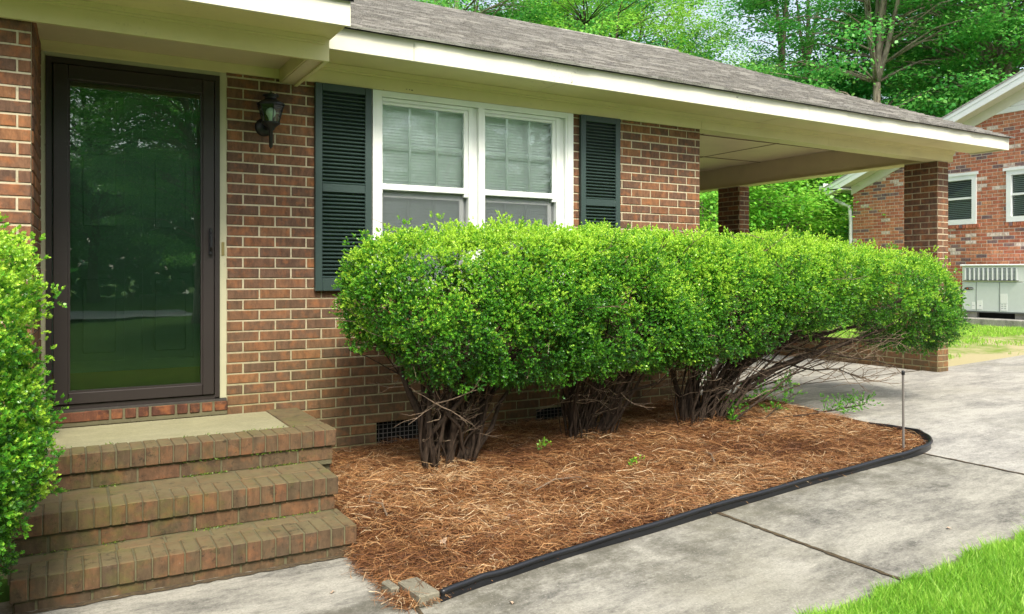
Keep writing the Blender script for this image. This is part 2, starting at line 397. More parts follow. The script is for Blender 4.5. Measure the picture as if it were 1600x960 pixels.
# ------------------------------------------------------------------ brickwork generator
BL, BH, MO = .1932, .0577, .01; CP = BH + MO; LP = BL + MO
def bricks(m, O, U, N, L, z0, z1, holes=(), off=0.0, depth=.03, proud=.005, bl=BL, jit=.0012, umax=None, seed=0, phase=0, skipdepth=None):
    """lay running bond on the plane through O with direction U, outward normal N"""
    r = random.Random(seed); O, U, N = Vector(O), Vector(U).normalized(), Vector(N).normalized()
    k = int(math.floor(z0 / CP)); lp = bl + MO
    while k * CP < z1:
        za, zb = max(k * CP + MO / 2, z0), min((k + 1) * CP - MO / 2, z1)
        if zb - za > .012:
            zc = (za + zb) / 2; lo, hi = 0.0, L
            if umax: lo, hi = umax(zc)
            segs = [(lo, hi)]
            for (h0, h1, g0, g1) in holes:
                if g0 < zc < g1:
                    ns = []
                    for a, b in segs:
                        if h1 <= a or h0 >= b: ns.append((a, b)); continue
                        if h0 > a: ns.append((a, h0 - .004))
                        if h1 < b: ns.append((h1 + .004, b))
                    segs = ns
            o = off + ((k + phase) % 2) * lp / 2; i0 = int(math.floor((lo - o) / lp)) - 1
            for i in range(i0, int((hi - lo) / lp) + i0 + 4):
                a, b = o + i * lp, o + i * lp + bl
                for s0, s1 in segs:
                    aa, bb = max(a, s0), min(b, s1)
                    if bb - aa < .022: continue
                    j = lambda: r.uniform(-jit, jit); pr = proud + r.uniform(-.0015, .0015)
                    c = .0035; x0, x1, y0, y1 = aa + j(), bb + j(), za + j(), zb + j()
                    P = lambda u, z, h: tuple(O + U * u + N * h + Vector((0, 0, z)))
                    vs = []
                    for (q, h) in ((0, -depth), (0, pr - c), (c, pr)):
                        vs += [P(x0 + q, y0 + q, h), P(x1 - q, y0 + q, h), P(x1 - q, y1 - q, h), P(x0 + q, y1 - q, h)]
                    fs = []
                    for s in (0, 4):
                        for e in range(4): fs.append((s + e, s + (e + 1) % 4, s + 4 + (e + 1) % 4, s + 4 + e))
                    fs.append((8, 9, 10, 11)); m.add(vs, fs)
        k += 1
def backing(m, x0, x1, z0, z1, y0, y1, holes):
    xs = sorted({x0, x1, *[v for h in holes for v in h[:2] if x0 < v < x1]}); zs = sorted({z0, z1, *[v for h in holes for v in h[2:] if z0 < v < z1]})
    for a, b in zip(xs, xs[1:]):
        for c, d_ in zip(zs, zs[1:]):
            if any(h[0] <= (a + b) / 2 <= h[1] and h[2] <= (c + d_) / 2 <= h[3] for h in holes): continue
            m.box(a, b, y0, y1, c, d_)

# ================================================================== BRICK HOUSE
house = tag(empty('brick_house', (3.0, 0, 0)), 'brown brick ranch house with dark shingle roof and open carport', 'house')
HP = []
def H(o): HP.append(o); return o
DOOR = (-.105, .911, .52, 2.70); WIN = (1.876, 3.557, 1.27, 2.70); V1 = (1.915, 2.30, .10, .348); V2 = (3.222, 3.62, .10, .325)
FH = [DOOR, WIN, V1, V2]
m = MB(); bricks(m, (0, 0, 0), (1, 0, 0), (0, -1, 0), 4.928, -.05, 2.69, FH, off=.919 - 5 * LP - .0, seed=1)
bricks(m, (4.928, 0, 0), (0, 1, 0), (1, 0, 0), 9, -.05, 2.95, off=.0, seed=2, phase=1, umax=lambda z: (.03, 9.0))
H(m.build('brick_wall', M_brick))
m = MB(); backing(m, -.11, 4.927, -.2, 2.8, .0, .10, FH); m.box(4.82, 4.9265, .1, 9, -.2, 3.0)
H(m.build('mortar', M_mortar))
# wing wall left of the door
m = MB(); bricks(m, (-4, -.70, 0), (1, 0, 0), (0, -1, 0), 3.872, -.05, 2.64, off=.873 - 0.0, seed=3)
bricks(m, (-.125, -.70, 0), (.022, .69, 0), (.9995, -.032, 0), .69, -.05, 2.70, off=0, seed=4, phase=1, umax=lambda z: (.032, .69), depth=.02)
wing = H(m.build('wing_wall', M_brick))
m = MB(); m.hexa([(-4, -.70, -.2), (-.1275, -.70, -.2), (-.106, .02, -.2), (-4, .1, -.2), (-4, -.70, 2.72), (-.1275, -.70, 2.72), (-.106, .02, 2.72), (-4, .1, 2.72)])
H(m.build('mortar', M_mortar))
# foundation vents
for h in (V1, V2):
    m = MB(); m.box(h[0] - .02, h[1] + .02, .101, .14, h[2], h[3] + .02); v = H(m.build('foundation_vent', M_dark))
    m = MB()
    for i in range(1, 12):
        x = h[0] + (h[1] - h[0]) * i / 12; m.box(x - .002, x + .002, .040, .044, h[2], h[3])
    for i in range(1, 8):
        z = h[2] + (h[3] - h[2]) * i / 8; m.box(h[0], h[1], .0445, .0475, z - .002, z + .002)
    o = m.build('vent_grille', M_rod); o.parent = v
# ---------------- eaves of the main roof
def fz(x, a, b): return a + (b - a) * (x - 1.3) / 7.8
m = MB()
for x0, x1 in ((1.25, 2.02), (2.023, 5.85), (5.853, 9.1)):
    m.hexa([(x0, -.42, fz(x0, 2.792, 2.752)), (x1, -.42, fz(x1, 2.792, 2.752)), (x1, -.398, fz(x1, 2.792, 2.752)), (x0, -.398, fz(x0, 2.792, 2.752)),
            (x0, -.42, fz(x0, 2.932, 2.882)), (x1, -.42, fz(x1, 2.932, 2.882)), (x1, -.398, fz(x1, 2.932, 2.882)), (x0, -.398, fz(x0, 2.932, 2.882))])
m.box(9.078, 9.10, -.397, .0, 2.752, 2.882); m.box(8.74, 9.077, -.02, .0, 2.77, 2.882)
H(m.build('fascia', M_white))
m = MB()
for a, b in ((1.25, 3.2), (3.206, 5.6), (5.606, 8.0), (8.006, 9.076)):
    m.hexa([(a, -.397, fz(a, 2.806, 2.766)), (b, -.397, fz(b, 2.806, 2.766)), (b, -.021, fz(b, 2.806, 2.766)), (a, -.021, fz(a, 2.806, 2.766)),
            (a, -.397, 2.83), (b, -.397, 2.83), (b, -.021, 2.83), (a, -.021, 2.83)])
H(m.build('soffit', M_cream))
m = MB()
def fb(x): return 2.668 - .004 * max(0, x - 4.9) / .6 * 1.0
for x0, x1 in ((.92, 4.93), (4.933, 6.62), (6.623, 8.713)):
    y1 = -.001 if x1 < 4.95 else .14
    m.hexa([(x0, -.022, fb(x0)), (x1, -.022, fb(x1)), (x1, y1, fb(x1)), (x0, y1, fb(x0)),
            (x0, -.022, 2.80), (x1, -.022, 2.77), (x1, y1, 2.77), (x0, y1, 2.80)])
H(m.build('frieze_board', M_cream))
m = MB(); m.hexa([(.92, -.045, 2.772), (8.72, -.045, 2.735), (8.72, -.0225, 2.735), (.92, -.0225, 2.772), (.92, -.045, 2.806), (8.72, -.045, 2.768), (8.72, -.0225, 2.768), (.92, -.0225, 2.806)])
m.hexa([(.92, -.033, 2.757), (8.72, -.033, 2.72), (8.72, -.0225, 2.72), (.92, -.0225, 2.757), (.92, -.033, 2.7725), (8.72, -.033, 2.7355), (8.72, -.0225, 2.7355), (.92, -.0225, 2.7725)])
H(m.build('crown_moulding', M_cream))
m = MB(); rr_ = random.Random(4)
for (x, z, w, h) in ((2.125, 2.694, .012, .004), (2.150, 2.692, .009, .006), (2.166, 2.690, .014, .008), (1.955, 2.672, .006, .003), (3.26, 2.70, .004, .003), (5.2, 2.71, .003, .006)): m.hexa([(x, -.0235, z), (x + w, -.0235, z - .001), (x + w, -.0222, z - .001), (x, -.0222, z), (x + w * .2, -.0235, z + h), (x + w * .8, -.0235, z + h * .7), (x + w * .8, -.0222, z + h * .7), (x + w * .2, -.0222, z + h)])
H(m.build('flaked_paint', m_plain('bare_wood', (.12, .10, .075, 1), .9)))
# ---------------- carport
COLX0, COLX1 = 8.472, 8.662
def column(y0, y1, zb, zt, seed):
    m = MB(); w = COLX1 - COLX0; dd = y1 - y0; bl = .187
    bricks(m, (COLX0, y0, 0), (1, 0, 0), (0, -1, 0), w, zb, zt, off=0, bl=w + .002, seed=seed, umax=None, jit=.0005)
    mm = MB(); mm.bevbox(COLX0 - .001, COLX1 + .001, y0 - .001, y1 + .001, zb - .1, zt, .001)
    m2 = MB()
    bricks(m, (COLX0, y1, 0), (0, -1, 0), (-1, 0, 0), dd, zb, zt, off=0, seed=seed + 1, phase=0)
    bricks(m, (COLX1, y0, 0), (0, 1, 0), (1, 0, 0), dd, zb, zt, off=0, seed=seed + 2, phase=0)
    bricks(m, (COLX1, y1, 0), (-1, 0, 0), (0, 1, 0), w, zb, zt, off=0, bl=w + .002, seed=seed + 3, jit=.0005)
    c = m.build('carport_column', M_brick); o = mm.build('mortar', M_mortar); o.parent = c
    return H(c)
column(.005, .405, .26, 2.655, 20); column(2.96, 3.38, .26, 2.65, 30); column(6.4, 6.8, .26, 2.65, 40)
for (a, b) in ((.41, 2.955), (3.385, 6.395)):
    m = MB(); mm = MB()
    bricks(m, (COLX0, b, 0), (0, -1, 0), (-1, 0, 0), b - a, .26, .475, off=.1, seed=50)
    bricks(m, (COLX1, a, 0), (0, 1, 0), (1, 0, 0), b - a, .26, .475, off=.1, seed=51)
    mm.box(COLX0 - .001, COLX1 + .001, a, b, .2, .561)
    y = a + .006
    while y < b - .05:
        m.bevbox(COLX0 - .005, COLX1 + .005, y, y + BH, .480, .565, .004, .001); y += CP
    o = H(m.build('low_wall', M_brick)); q = mm.build('mortar', M_mortar); q.parent = o
m = MB(); m.box(8.46, 8.64, .141, 10, 2.66, 2.95)
H(m.build('carport_beam', M_ceil))
m = MB(); m.box(8.44, 8.66, .142, 10, 2.648, 2.659); H(m.build('beam_trim', M_cream))
m = MB()
ys = [.145, 1.33, 2.55, 3.77, 5.0, 7.4, 10]; xs = [4.935, 6.2, 7.42, 8.458]
for a, b in zip(xs, xs[1:]):
    for c, e in zip(ys, ys[1:]): m.box(a + .006, b - .006, c + .006, e - .006, 2.94, 2.952)
H(m.build('carport_ceiling', M_ceil))
m = MB()
for a in xs[1:-1]: m.box(a - .011, a + .011, .15, 9.9, 2.936, 2.9395)
for c in ys[1:-1]: m.box(4.95, 8.45, c - .011, c + .011, 2.932, 2.9355)
H(m.build('ceiling_seams', m_plain('seam_brown', (.20, .14, .08, 1), .8)))
m = MB(); m.box(4.93, 8.46, .14, 10, 2.96, 2.98); H(m.build('ceiling_joists', M_dark))
# gable end above the carport beam and at the step between the two roofs
m = MB(); m.hexa([(8.50, .01, 2.96), (8.54, .01, 2.96), (8.54, 9.9, 2.96), (8.50, 9.9, 2.96), (8.50, 4.9, 5.0), (8.54, 4.9, 5.0), (8.54, 5.0, 5.0), (8.50, 5.0, 5.0)])
H(m.build('gable_siding', M_vinyl))
# ---------------- shingles
k = NT('weathered_shingle'); g = k.n('NewGeometry'); n = k.noise(120, 4, .8); n2 = k.noise(1, 5, .7, k.coord((4, 17, 17))); n3 = k.noise(.8, 4, .6)
base = k.ramp(g.outputs['Random Per Island'], [(0, lin('#565654')), (.25, lin('#7c7b79')), (.5, lin('#989692')), (.8, lin('#b2afa9')), (1, lin('#6a6967'))])
base = k.mix(k.math('MULTIPLY', k.ramp(n2, [(.46, (0, 0, 0, 1)), (.56, (1, 1, 1, 1))]), .8), base, lin('#393533')); base = k.mix(k.math('MULTIPLY', k.ramp(n2, [(.3, (1, 1, 1, 1)), (.42, (0, 0, 0, 1))]), .6), base, lin('#b9b3ad'))
base = k.mix(k.math('MULTIPLY', n3, .5), base, lin('#8f8c84'))
base = k.mix(k.math('MULTIPLY', k.ramp(n, [(.4, (0, 0, 0, 1)), (.65, (1, 1, 1, 1))]), .6), base, lin('#c4c0b8'))
M_shing = k.done(k.pbr(base, .95, n, .6, .006, spec=.2))
def shingles(name, x0, x1, ye, ze, slope, run, seed, under=True, zr=0):
    r = random.Random(seed); m = MB(); e = .125; sl_ = math.hypot(1, slope); rows = int(run * sl_ / e)
    cy, cz = 1 / sl_, slope / sl_
    ny, nz = -cz, cy
    for i in range(rows + 1):
        t = i * e; x = x0 - r.uniform(0, .3)
        while x < x1:
            w = r.uniform(.10, .34); a, b = max(x, x0), min(x + w, x1 + r.uniform(-.008, .012)); x += w
            if b - a < .01: continue
            h = .014 + r.choice((0, 0, .006)); t0 = t - r.uniform(0, .012); t1 = t + e * 1.15; hl = .002
            P = lambda xx, tt, hh: (xx, ye + cy * tt + ny * hh, ze + zr * (xx - x0) + cz * tt + nz * hh)
            m.add([P(a, t0, hl - .006), P(b, t0, hl - .006), P(b, t1, -.004), P(a, t1, -.004), P(a, t0, h), P(b, t0, h), P(b, t1, h * .25), P(a, t1, h * .25)],
                  [(4, 5, 6, 7), (0, 1, 5, 4), (1, 2, 6, 5), (3, 0, 4, 7)])
    return m.build(name, M_shing)
ZR = -.05 / 7.8
H(shingles('shingle_roof', 1.40, 9.125, -.455, 2.935, .4167, 5.44, 5, zr=ZR))
m = MB(); t = .035
def slabroof(m, x0, x1, y0, z0, y1, z1, th, za=0, zb=0):
    m.hexa([(x0, y0, z0 + za - th), (x1, y0, z0 + zb - th), (x1, y1, z1 + zb - th), (x0, y1, z1 + za - th), (x0, y0, z0 + za), (x1, y0, z0 + zb), (x1, y1, z1 + zb), (x0, y1, z1 + za)])
slabroof(m, 1.40, 9.11, -.44, 2.938, 4.97, 5.192, .012, 0, -.05)
H(m.build('roof_deck', M_dark))
m = MB(); slabroof(m, 1.40, 9.12, 4.97, 5.19, 10.4, 2.93, .05); H(m.build('rear_roof', M_shing))
m = MB(); slabroof(m, 9.078, 9.10, .002, 2.985, 4.96, 5.13, .13); H(m.build('rake_board', M_white))
# ---------------- porch header and its raised eave
m = MB(); m.box(-4, 1.357, -.738, -.716, 2.622, 2.768); m.box(1.335, 1.357, -.7155, -.024, 2.622, 2.768)
m.box(1.24, 1.2505, -.7155, -.024, 2.640, 2.725)
H(m.build('porch_beam', M_cream))
m = MB(); m.box(1.251, 1.334, -.7155, -.024, 2.634, 2.70); m.box(-.115, 1.24, -.7155, -.704, 2.634, 2.70); H(m.build('beam_soffit', M_ceil))
m = MB(); m.box(-.12, 1.239, -.7035, -.0235, 2.722, 2.735); H(m.build('porch_ceiling', M_ceil))
m = MB(); m.box(-.115, 1.29, -.0225, -.001, 2.662, 2.7215); m.box(-.09, .905, -.03, -.023, 2.655, 2.672); H(m.build('door_frieze', M_cream))
m = MB(); m.box(-4, 1.372, -1.082, -1.06, 2.735, 2.877); H(m.build('porch_fascia', M_white))
m = MB(); m.box(-4, .10, -1.0595, -.7385, 2.755, 2.769); m.box(.104, 1.37, -1.0595, -.7385, 2.755, 2.769)
m.box(1.348, 1.371, -1.0595, -.43, 2.77, 2.877); m.box(1.358, 1.37, -.738, -.44, 2.755, 2.769); H(m.build('porch_soffit', M_cream))
m = MB(); m.box(-4, 1.33, -.757, -.7385, 2.728, 2.7545); m.box(-4, 1.33, -.7475, -.7385, 2.715, 2.7275); H(m.build('porch_moulding', M_cream))
H(shingles('porch_roof', -4, 1.40, -1.11, 2.885, .4167, 6.05, 9))
m = MB(); slabroof(m, -4, 1.385, -1.10, 2.884, 4.97, 5.42, .02); H(m.build('roof_deck', M_dark))
m = MB(); m.hexa([(1.36, -.43, 2.77), (1.384, -.43, 2.77), (1.384, 4.9, 4.9), (1.36, 4.9, 4.9), (1.36, -.43, 3.14), (1.384, -.43, 3.14), (1.384, 4.9, 5.37), (1.36, 4.9, 5.37)]); H(m.build('step_board', M_white))
# ---------------- door
m = MB(); m.box(-.105, -.076, -.012, .09, .60, 2.66); m.box(.872, .911, -.012, .09, .60, 2.66); m.box(-.0755, .8715, -.012, .09, 2.634, 2.6618)
H(m.build('door_casing', m_paint('door_trim_paint', (.46, .44, .29, 1), 1.0, .5, sc=5)))
sd = H(empty('storm_door')); sd.parent = None
L0, L1, Z0, Z1 = -.075, .871, .607, 2.633
m = MB(); m.box(L0, L0 + .03, -.02, .03, Z0, Z1); m.box(L1 - .03, L1, -.02, .03, Z0, Z1); m.box(L0 + .0305, L1 - .0305, -.02, .03, Z1 - .035, Z1); m.box(L0 + .0305, L1 - .0305, -.02, .05, Z0 - .01, Z0 + .016)
f0 = m.build('door_frame', M_bronze, sd)
m = MB(); a0, a1 = L0 + .036, L1 - .036
m.bevbox(a0, .037, -.034, .0, Z0 + .022, Z1 - .04, .004); m.bevbox(.767, a1, -.034, .0, Z0 + .022, Z1 - .04, .004)
m.bevbox(.0375, .7665, -.034, .0, 2.51, Z1 - .04, .004); m.bevbox(.0375, .7665, -.034, .0, Z0 + .022, .695, .004)
m.box(.037, .047, -.026, -.006, .695, 2.51); m.box(.757, .767, -.026, -.006, .695, 2.51); m.box(.0475, .7565, -.026, -.006, 2.50, 2.5095); m.box(.0475, .7565, -.026, -.006, .6955, .706)
m.build('door_stiles', M_bronze, sd)
m = MB(); m.box(.042, .762, -.016, -.012, .70, 2.505); m.build('glass_pane', M_glassd, sd)
m = MB(); m.bevbox(.800, .822, -.06, -.035, 1.50, 1.67, .006); m.tube([(.811, -.06, 1.64), (.811, -.085, 1.62), (.811, -.085, 1.55), (.811, -.06, 1.53)], .008, 8); m.build('handle', M_black, sd)
m = MB(); m.box(.882, .899, -.016, -.0125, 1.50, 1.585); H(m.build('strike_plate', m_plain('aged_brass', (.30, .24, .10, 1), .4, .5)))
ed = H(empty('entry_door')); ed.parent = None
m = MB(); m.box(-.074, .87, .055, .09, .60, 2.66)
# six raised panels with recessed borders
PX = [(.065, .335), (.455, .725)]; PZ = [(.865, 1.40), (1.62, 2.14), (2.24, 2.47)]
for px0, px1 in PX:
    for pz0, pz1 in PZ:
        for q, yy in ((0, .055),):
            w = .022
            m.hexa([(px0 - w, .047, pz0 - w), (px1 + w, .047, pz0 - w), (px1, .0549, pz0), (px0, .0549, pz0), (px0 - w, .0549, pz0 - w), (px1 + w, .0549, pz0 - w), (px1, .0549, pz0 + .001), (px0, .0549, pz0 + .001)])
            m.box(px0 - w, px0, .045, .0549, pz0 - w, pz1 + w); m.box(px1, px1 + w, .045, .0549, pz0 - w, pz1 + w)
            m.box(px0 + .0005, px1 - .0005, .045, .0549, pz1, pz1 + w); m.box(px0 + .0005, px1 - .0005, .045, .0549, pz0 - w, pz0)
            m.bevbox(px0 + .045, px1 - .045, .046, .0549, pz0 + .045, pz1 - .045, .006)
m.build('door_leaf', M_green, ed)
m = MB(); m.box(-.06, .86, .044, .0545, .62, .80); m.build('kick_plate', M_brass, ed)
m = MB(); m.box(-.104, .910, -.035, .095, .585, .5965); H(m.build('door_sill', m_plain('rotted_sill', (.05, .045, .038, 1), .9, var=.6, sc=30)))
m = MB(); x = -.10
while x < .90: m.bevbox(x, min(x + .0577 * random.choice((1, 1, 1.6)), .914), -.045, .05, .525, .583, .004, .0015); x = m.v[-1][0] + .012 if False else x + .072
H(m.build('sill_bricks', m_brick('sill_brick', ['#6c4634', '#5f3c2e', '#58382c', '#744e3a', '#4f362b'], 0)))
m = MB(); m.box(-.105, .912, -.038, .05, .50, .584); H(m.build('mortar', M_stepm))
# ---------------- window
win = H(empty('double_window')); win.parent = None
def wx(m, *a): m.box(*a)
m = MB()      # casing
m.box(1.878, 1.945, -.03, .06, 1.29, 2.664); m.box(3.480, 3.555, -.03, .06, 1.29, 2.664); m.box(1.9455, 3.4795, -.03, .06, 2.622, 2.664)
m.box(2.704, 2.757, -.03, .06, 1.29, 2.6215); m.box(1.86, 3.575, -.05, .06, 1.262, 1.2895)
m.box(3.50, 3.535, -.036, -.0305, 1.29, 2.64)
m.build('window_frame', M_vinyl, win)
blindm = MB()
for (a, b) in ((1.946, 2.703), (2.7575, 3.4795)):
    m = MB(); a2, b2 = a + .002, b - .045
    m.box(a, a + .006, -.012, .06, 1.29, 2.62); m.box(b - .040, b, .0, .06, 1.29, 2.62); m.box(b - .075, b - .041, -.014, .06, 1.29, 2.62)
    m.box(a + .0065, b - .0755, -.014, .06, 2.595, 2.62)
    m.build('window_jamb', M_vinyl, win)
    m = MB(); u0, u1 = a + .007, b - .076; gl0, gl1 = u0 + .004, u1 - .034
    m.bevbox(u0, gl0, -.008, .022, 1.95, 2.594, .001); m.bevbox(gl1, u1, -.008, .022, 1.95, 2.594, .003)
    m.bevbox(gl0, gl1, -.008, .022, 2.573, 2.594, .003); m.bevbox(u0, u1, -.012, .022, 1.975, 2.018, .003)
    sash = m.build('upper_sash', M_vinyl, win)
    g = MB(); g.box(gl0, gl1, .002, .006, 2.018, 2.573); g.build('glass_pane', M_glassw, sash)
    g = MB()
    for t in (1 / 3, 2 / 3):
        x = gl0 + (gl1 - gl0) * t; g.box(x - .009, x + .009, .009, .015, 2.018, 2.573)
    g.box(gl0, gl1, .0155, .020, 2.286, 2.304); g.build('grille', M_vinyl, sash)
    m = MB(); m.bevbox(u0, u0 + .02, .026, .052, 1.30, 1.975, .003); m.bevbox(u1 - .055, u1 - .02, .026, .052, 1.30, 1.975, .003)
    m.bevbox(u0 + .02, u1 - .055, .026, .052, 1.925, 1.975, .003); m.bevbox(u0 + .02, u1 - .055, .026, .052, 1.30, 1.34, .003)
    sash = m.build('lower_sash', M_vinyl, win)
    g = MB(); g.box(u0 + .02, u1 - .055, .036, .040, 1.34, 1.925); g.build('glass_pane', M_glassw, sash)
    g = MB()
    for t in (1 / 3, 2 / 3):
        x = u0 + .02 + (u1 - u0 - .075) * t; g.box(x - .009, x + .009, .043, .048, 1.34, 1.925)
    g.box(u0 + .02, u1 - .055, .0485, .0505, 1.63, 1.644); g.build('grille', M_vinyl, sash)
    k = NT('insect_screen'); tr = k.n('BsdfTransparent'); df = k.n('BsdfDiffuse'); df.inputs[0].default_value = grey(.17, .92, 1, 1.05)
    ms = k.n('MixShader'); ms.inputs[0].default_value = .30; k.l(tr.outputs[0], ms.inputs[1]); k.l(df.outputs[0], ms.inputs[2]); M_screen = k.done(ms)
    g = MB(); g.box(u0, u1, .0232, .0242, 1.30, 1.974); g.build('insect_screen', M_screen, win)
    bl = MB(); z = 1.30
    while z < 2.60:
        r0 = random.uniform(-.002, .002)
        bl.hexa([(a, .068, z - .003 + r0), (b - .04, .068, z - .003), (b - .04, .076, z + .021), (a, .076, z + .021 + r0), (a, .066, z - .002 + r0), (b - .04, .066, z - .002), (b - .04, .074, z + .022), (a, .074, z + .022 + r0)]); z += .0215
    bl.build('blind', M_blind, win)
    cu = MB(); n_ = 60; vs = []
    for i in range(n_ + 1):
        x = a + (b - .03 - a) * i / n_; y = .14 + .012 * math.sin(i * .9) + .008 * math.sin(i * .37); vs += [(x, y, 1.28), (x, y, 2.62)]
    cu.add(vs, [(2 * i, 2 * i + 2, 2 * i + 3, 2 * i + 1) for i in range(n_)]); cu.build('curtain', m_plain('curtain_cloth', (.45, .50, .46, 1), .8), win)
m = MB(); m.box(1.87, 3.56, .16, .17, 1.26, 2.7); H(m.build('interior_dark', M_dark))
# ---------------- shutters
def shutter(x0, x1, z0, z1):
    fr = MB(); st = .048; y0, y1 = -.045, -.012; zm = z0 + .50 * (z1 - z0) + .0
    zm0, zm1 = 1.935, 1.99
    fr.bevbox(x0, x0 + st, y0, y1, z0, z1, .003); fr.bevbox(x1 - st, x1, y0, y1, z0, z1, .003)
    fr.bevbox(x0 + st, x1 - st, y0, y1, z0, z0 + .085, .003); fr.bevbox(x0 + st, x1 - st, y0, y1, z1 - .05, z1, .003); fr.bevbox(x0 + st, x1 - st, y0, y1, zm0, zm1, .003)
    fr.box(x0 + .01, x1 - .01, -.0115, -.007, z0 + .01, z1 - .01)
    o = H(fr.build('shutter', M_shut)); lv = MB()
    for (a, b) in ((z0 + .087, zm0 - .002), (zm1 + .002, z1 - .052)):
        n = int(round((b - a) / .0262)); dz = (b - a) / n
        for i in range(n):
            z = a + dz * i; lv.hexa([(x0 + st, -.040, z + .001), (x1 - st, -.040, z + .001), (x1 - st, -.014, z + .016), (x0 + st, -.014, z + .016),
                                     (x0 + st, -.042, z + .006), (x1 - st, -.042, z + .006), (x1 - st, -.014, z + .021), (x0 + st, -.014, z + .021)])
    q = lv.build('louvres', M_shut); q.parent = o
shutter(1.472, 1.866, 1.269, 2.664); shutter(3.622, 4.016, 1.269, 2.664)
for o in HP:
    o.parent = house; o.matrix_parent_inverse = Matrix.Translation(-house.location)
# ---------------- wall lantern
lan = tag(empty('wall_lantern', (1.165, 0, 2.33)), 'black carriage lantern with clear tapered glass on the brick between door and shutter', 'wall light')
LC = (1.165, -.115)
parts = []
m = MB(); m.lathe((1.145, -.004, 2.335), [(.0, -.028), (.025, -.028), (.05, -.018), (.058, -.004), (.058, .0)], 24, 'y'); m.tube([(1.145, -.02, 2.33), (1.155, -.06, 2.315), (1.165, -.105, 2.32)], .011, 8); parts.append(m.build('wall_plate', M_black, None, True))
m = MB(); m.lathe((*LC, 0), [(.0, 2.18), (.006, 2.19), (.012, 2.197), (.013, 2.30), (.022, 2.305), (.024, 2.318), (.045, 2.335), (.058, 2.345), (.058, 2.352), (.0, 2.352)], 20); parts.append(m.build('stem', M_black, None, True))
m = MB(); m.lathe((*LC, 0), [(.086, 2.462), (.088, 2.470), (.05, 2.492), (.036, 2.497), (.036, 2.517), (.05, 2.520), (.05, 2.527), (.02, 2.532), (.004, 2.55), (.0, 2.552)], 24); parts.append(m.build('cap', M_black, None, True))
m = MB(); n6 = 6
for i in range(n6):
    a = 2 * math.pi * (i + .5) / n6; m.tube([(LC[0] + .052 * math.cos(a), LC[1] + .052 * math.sin(a), 2.352), (LC[0] + .084 * math.cos(a), LC[1] + .084 * math.sin(a), 2.464)], .0032, 6)
m.lathe((*LC, 0), [(.078, 2.456), (.087, 2.459), (.087, 2.4625), (.078, 2.4625)], 24); parts.append(m.build('lantern_frame', M_black))
m = MB(); vs = []
for i in range(n6):
    a = 2 * math.pi * (i + .5) / n6; vs += [(LC[0] + .050 * math.cos(a), LC[1] + .050 * math.sin(a), 2.3525), (LC[0] + .082 * math.cos(a), LC[1] + .082 * math.sin(a), 2.4615)]
m.add(vs, [(2 * i, 2 * ((i + 1) % n6), 2 * ((i + 1) % n6) + 1, 2 * i + 1) for i in range(n6)]); parts.append(m.build('lantern_glass', m_glass('lantern_glass', (.72, .85, .76, 1), 1.45)))
m = MB(); m.lathe((*LC, 0), [(.013, 2.353), (.013, 2.372), (.018, 2.385), (.030, 2.405), (.031, 2.420), (.024, 2.438), (.010, 2.447), (.0, 2.448)], 18); parts.append(m.build('light_bulb', M_bulb, None, True))
reparent(lan, parts)

# ================================================================== BRICK STEPS
st = tag(empty('brick_steps', (.55, -.75, 0)), 'three mossy brick steps with a concrete landing at the front door', 'steps')
m = MB(); mm = MB(); SP = []
def tread(x0, x1, yf, yb, zt, stretch=True):
    x = x0
    n = int(round((x1 - x0 + .01) / CP)); p = (x1 - x0 + .01) / n
    for i in range(n):
        m.bevbox(x0 + i * p, x0 + i * p + p - .0065, yf, yf + .19, zt - .094, zt, .0035, .0016)
    if stretch:
        x = x0
        while x < x1 - .02:
            m.bevbox(x, min(x + BL, x1), yf + .197, yb + .005, zt - .06, zt - .002, .003, .0012); x += LP
    k = 0; zz = zt - .094 - .009
    x = x0 + .012
    o = random.choice((.06, .12, .0)); a = x0 + .014
    while a < x1 - .03:
        b = min(a + BL - (o if a == x0 + .014 else 0), x1 - .012); m.bevbox(a, b, yf + .016, yf + .11, zz - BH - .014, zz, .003, .0012); a = b + MO
    a = yf + .11
    while a < yb: b = min(a + BL, yb); m.bevbox(x1 - .10, x1 - .013, a, b, zz - BH - .014, zz, .005, .002); a = b + MO
    mm.box(x0 + .004, x1 - .005, yf + .0055, yb, zt - .090, zt - .005); mm.box(x0 + .016, x1 - .017, yf + .020, yb, zt - .20, zt - .0905)
tread(-.18, 1.272, -1.478, -1.16, .142); tread(-.20, 1.262, -1.205, -.80, .322)
tread(-.22, 1.362, -.845, -.66, .50, False)
# landing edge bricks on the right, side courses
y = -.645
m.bevbox(1.155, 1.36, -.645, -.005, .44, .499, .005)
for zt in (.40, .335, .27, .20, .13, .06):
    a = -.80
    while a < -.01: b = min(a + BL, -.006); m.bevbox(1.25, 1.348, a, b, zt - .06, zt, .005, .002); a = b + MO
mm.box(-.22, 1.339, -.80, -.002, -.1, .44)
mm.box(-.17, 1.25, -1.45, -.82, -.1, .03); mm.box(-.18, 1.24, -1.18, -.805, -.05, .2)
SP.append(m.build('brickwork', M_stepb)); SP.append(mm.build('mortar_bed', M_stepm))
m = MB(); m.box(-.21, 1.148, -.648, -.047, .40, .497); SP.append(m.build('landing_slab', M_land))
reparent(st, SP)
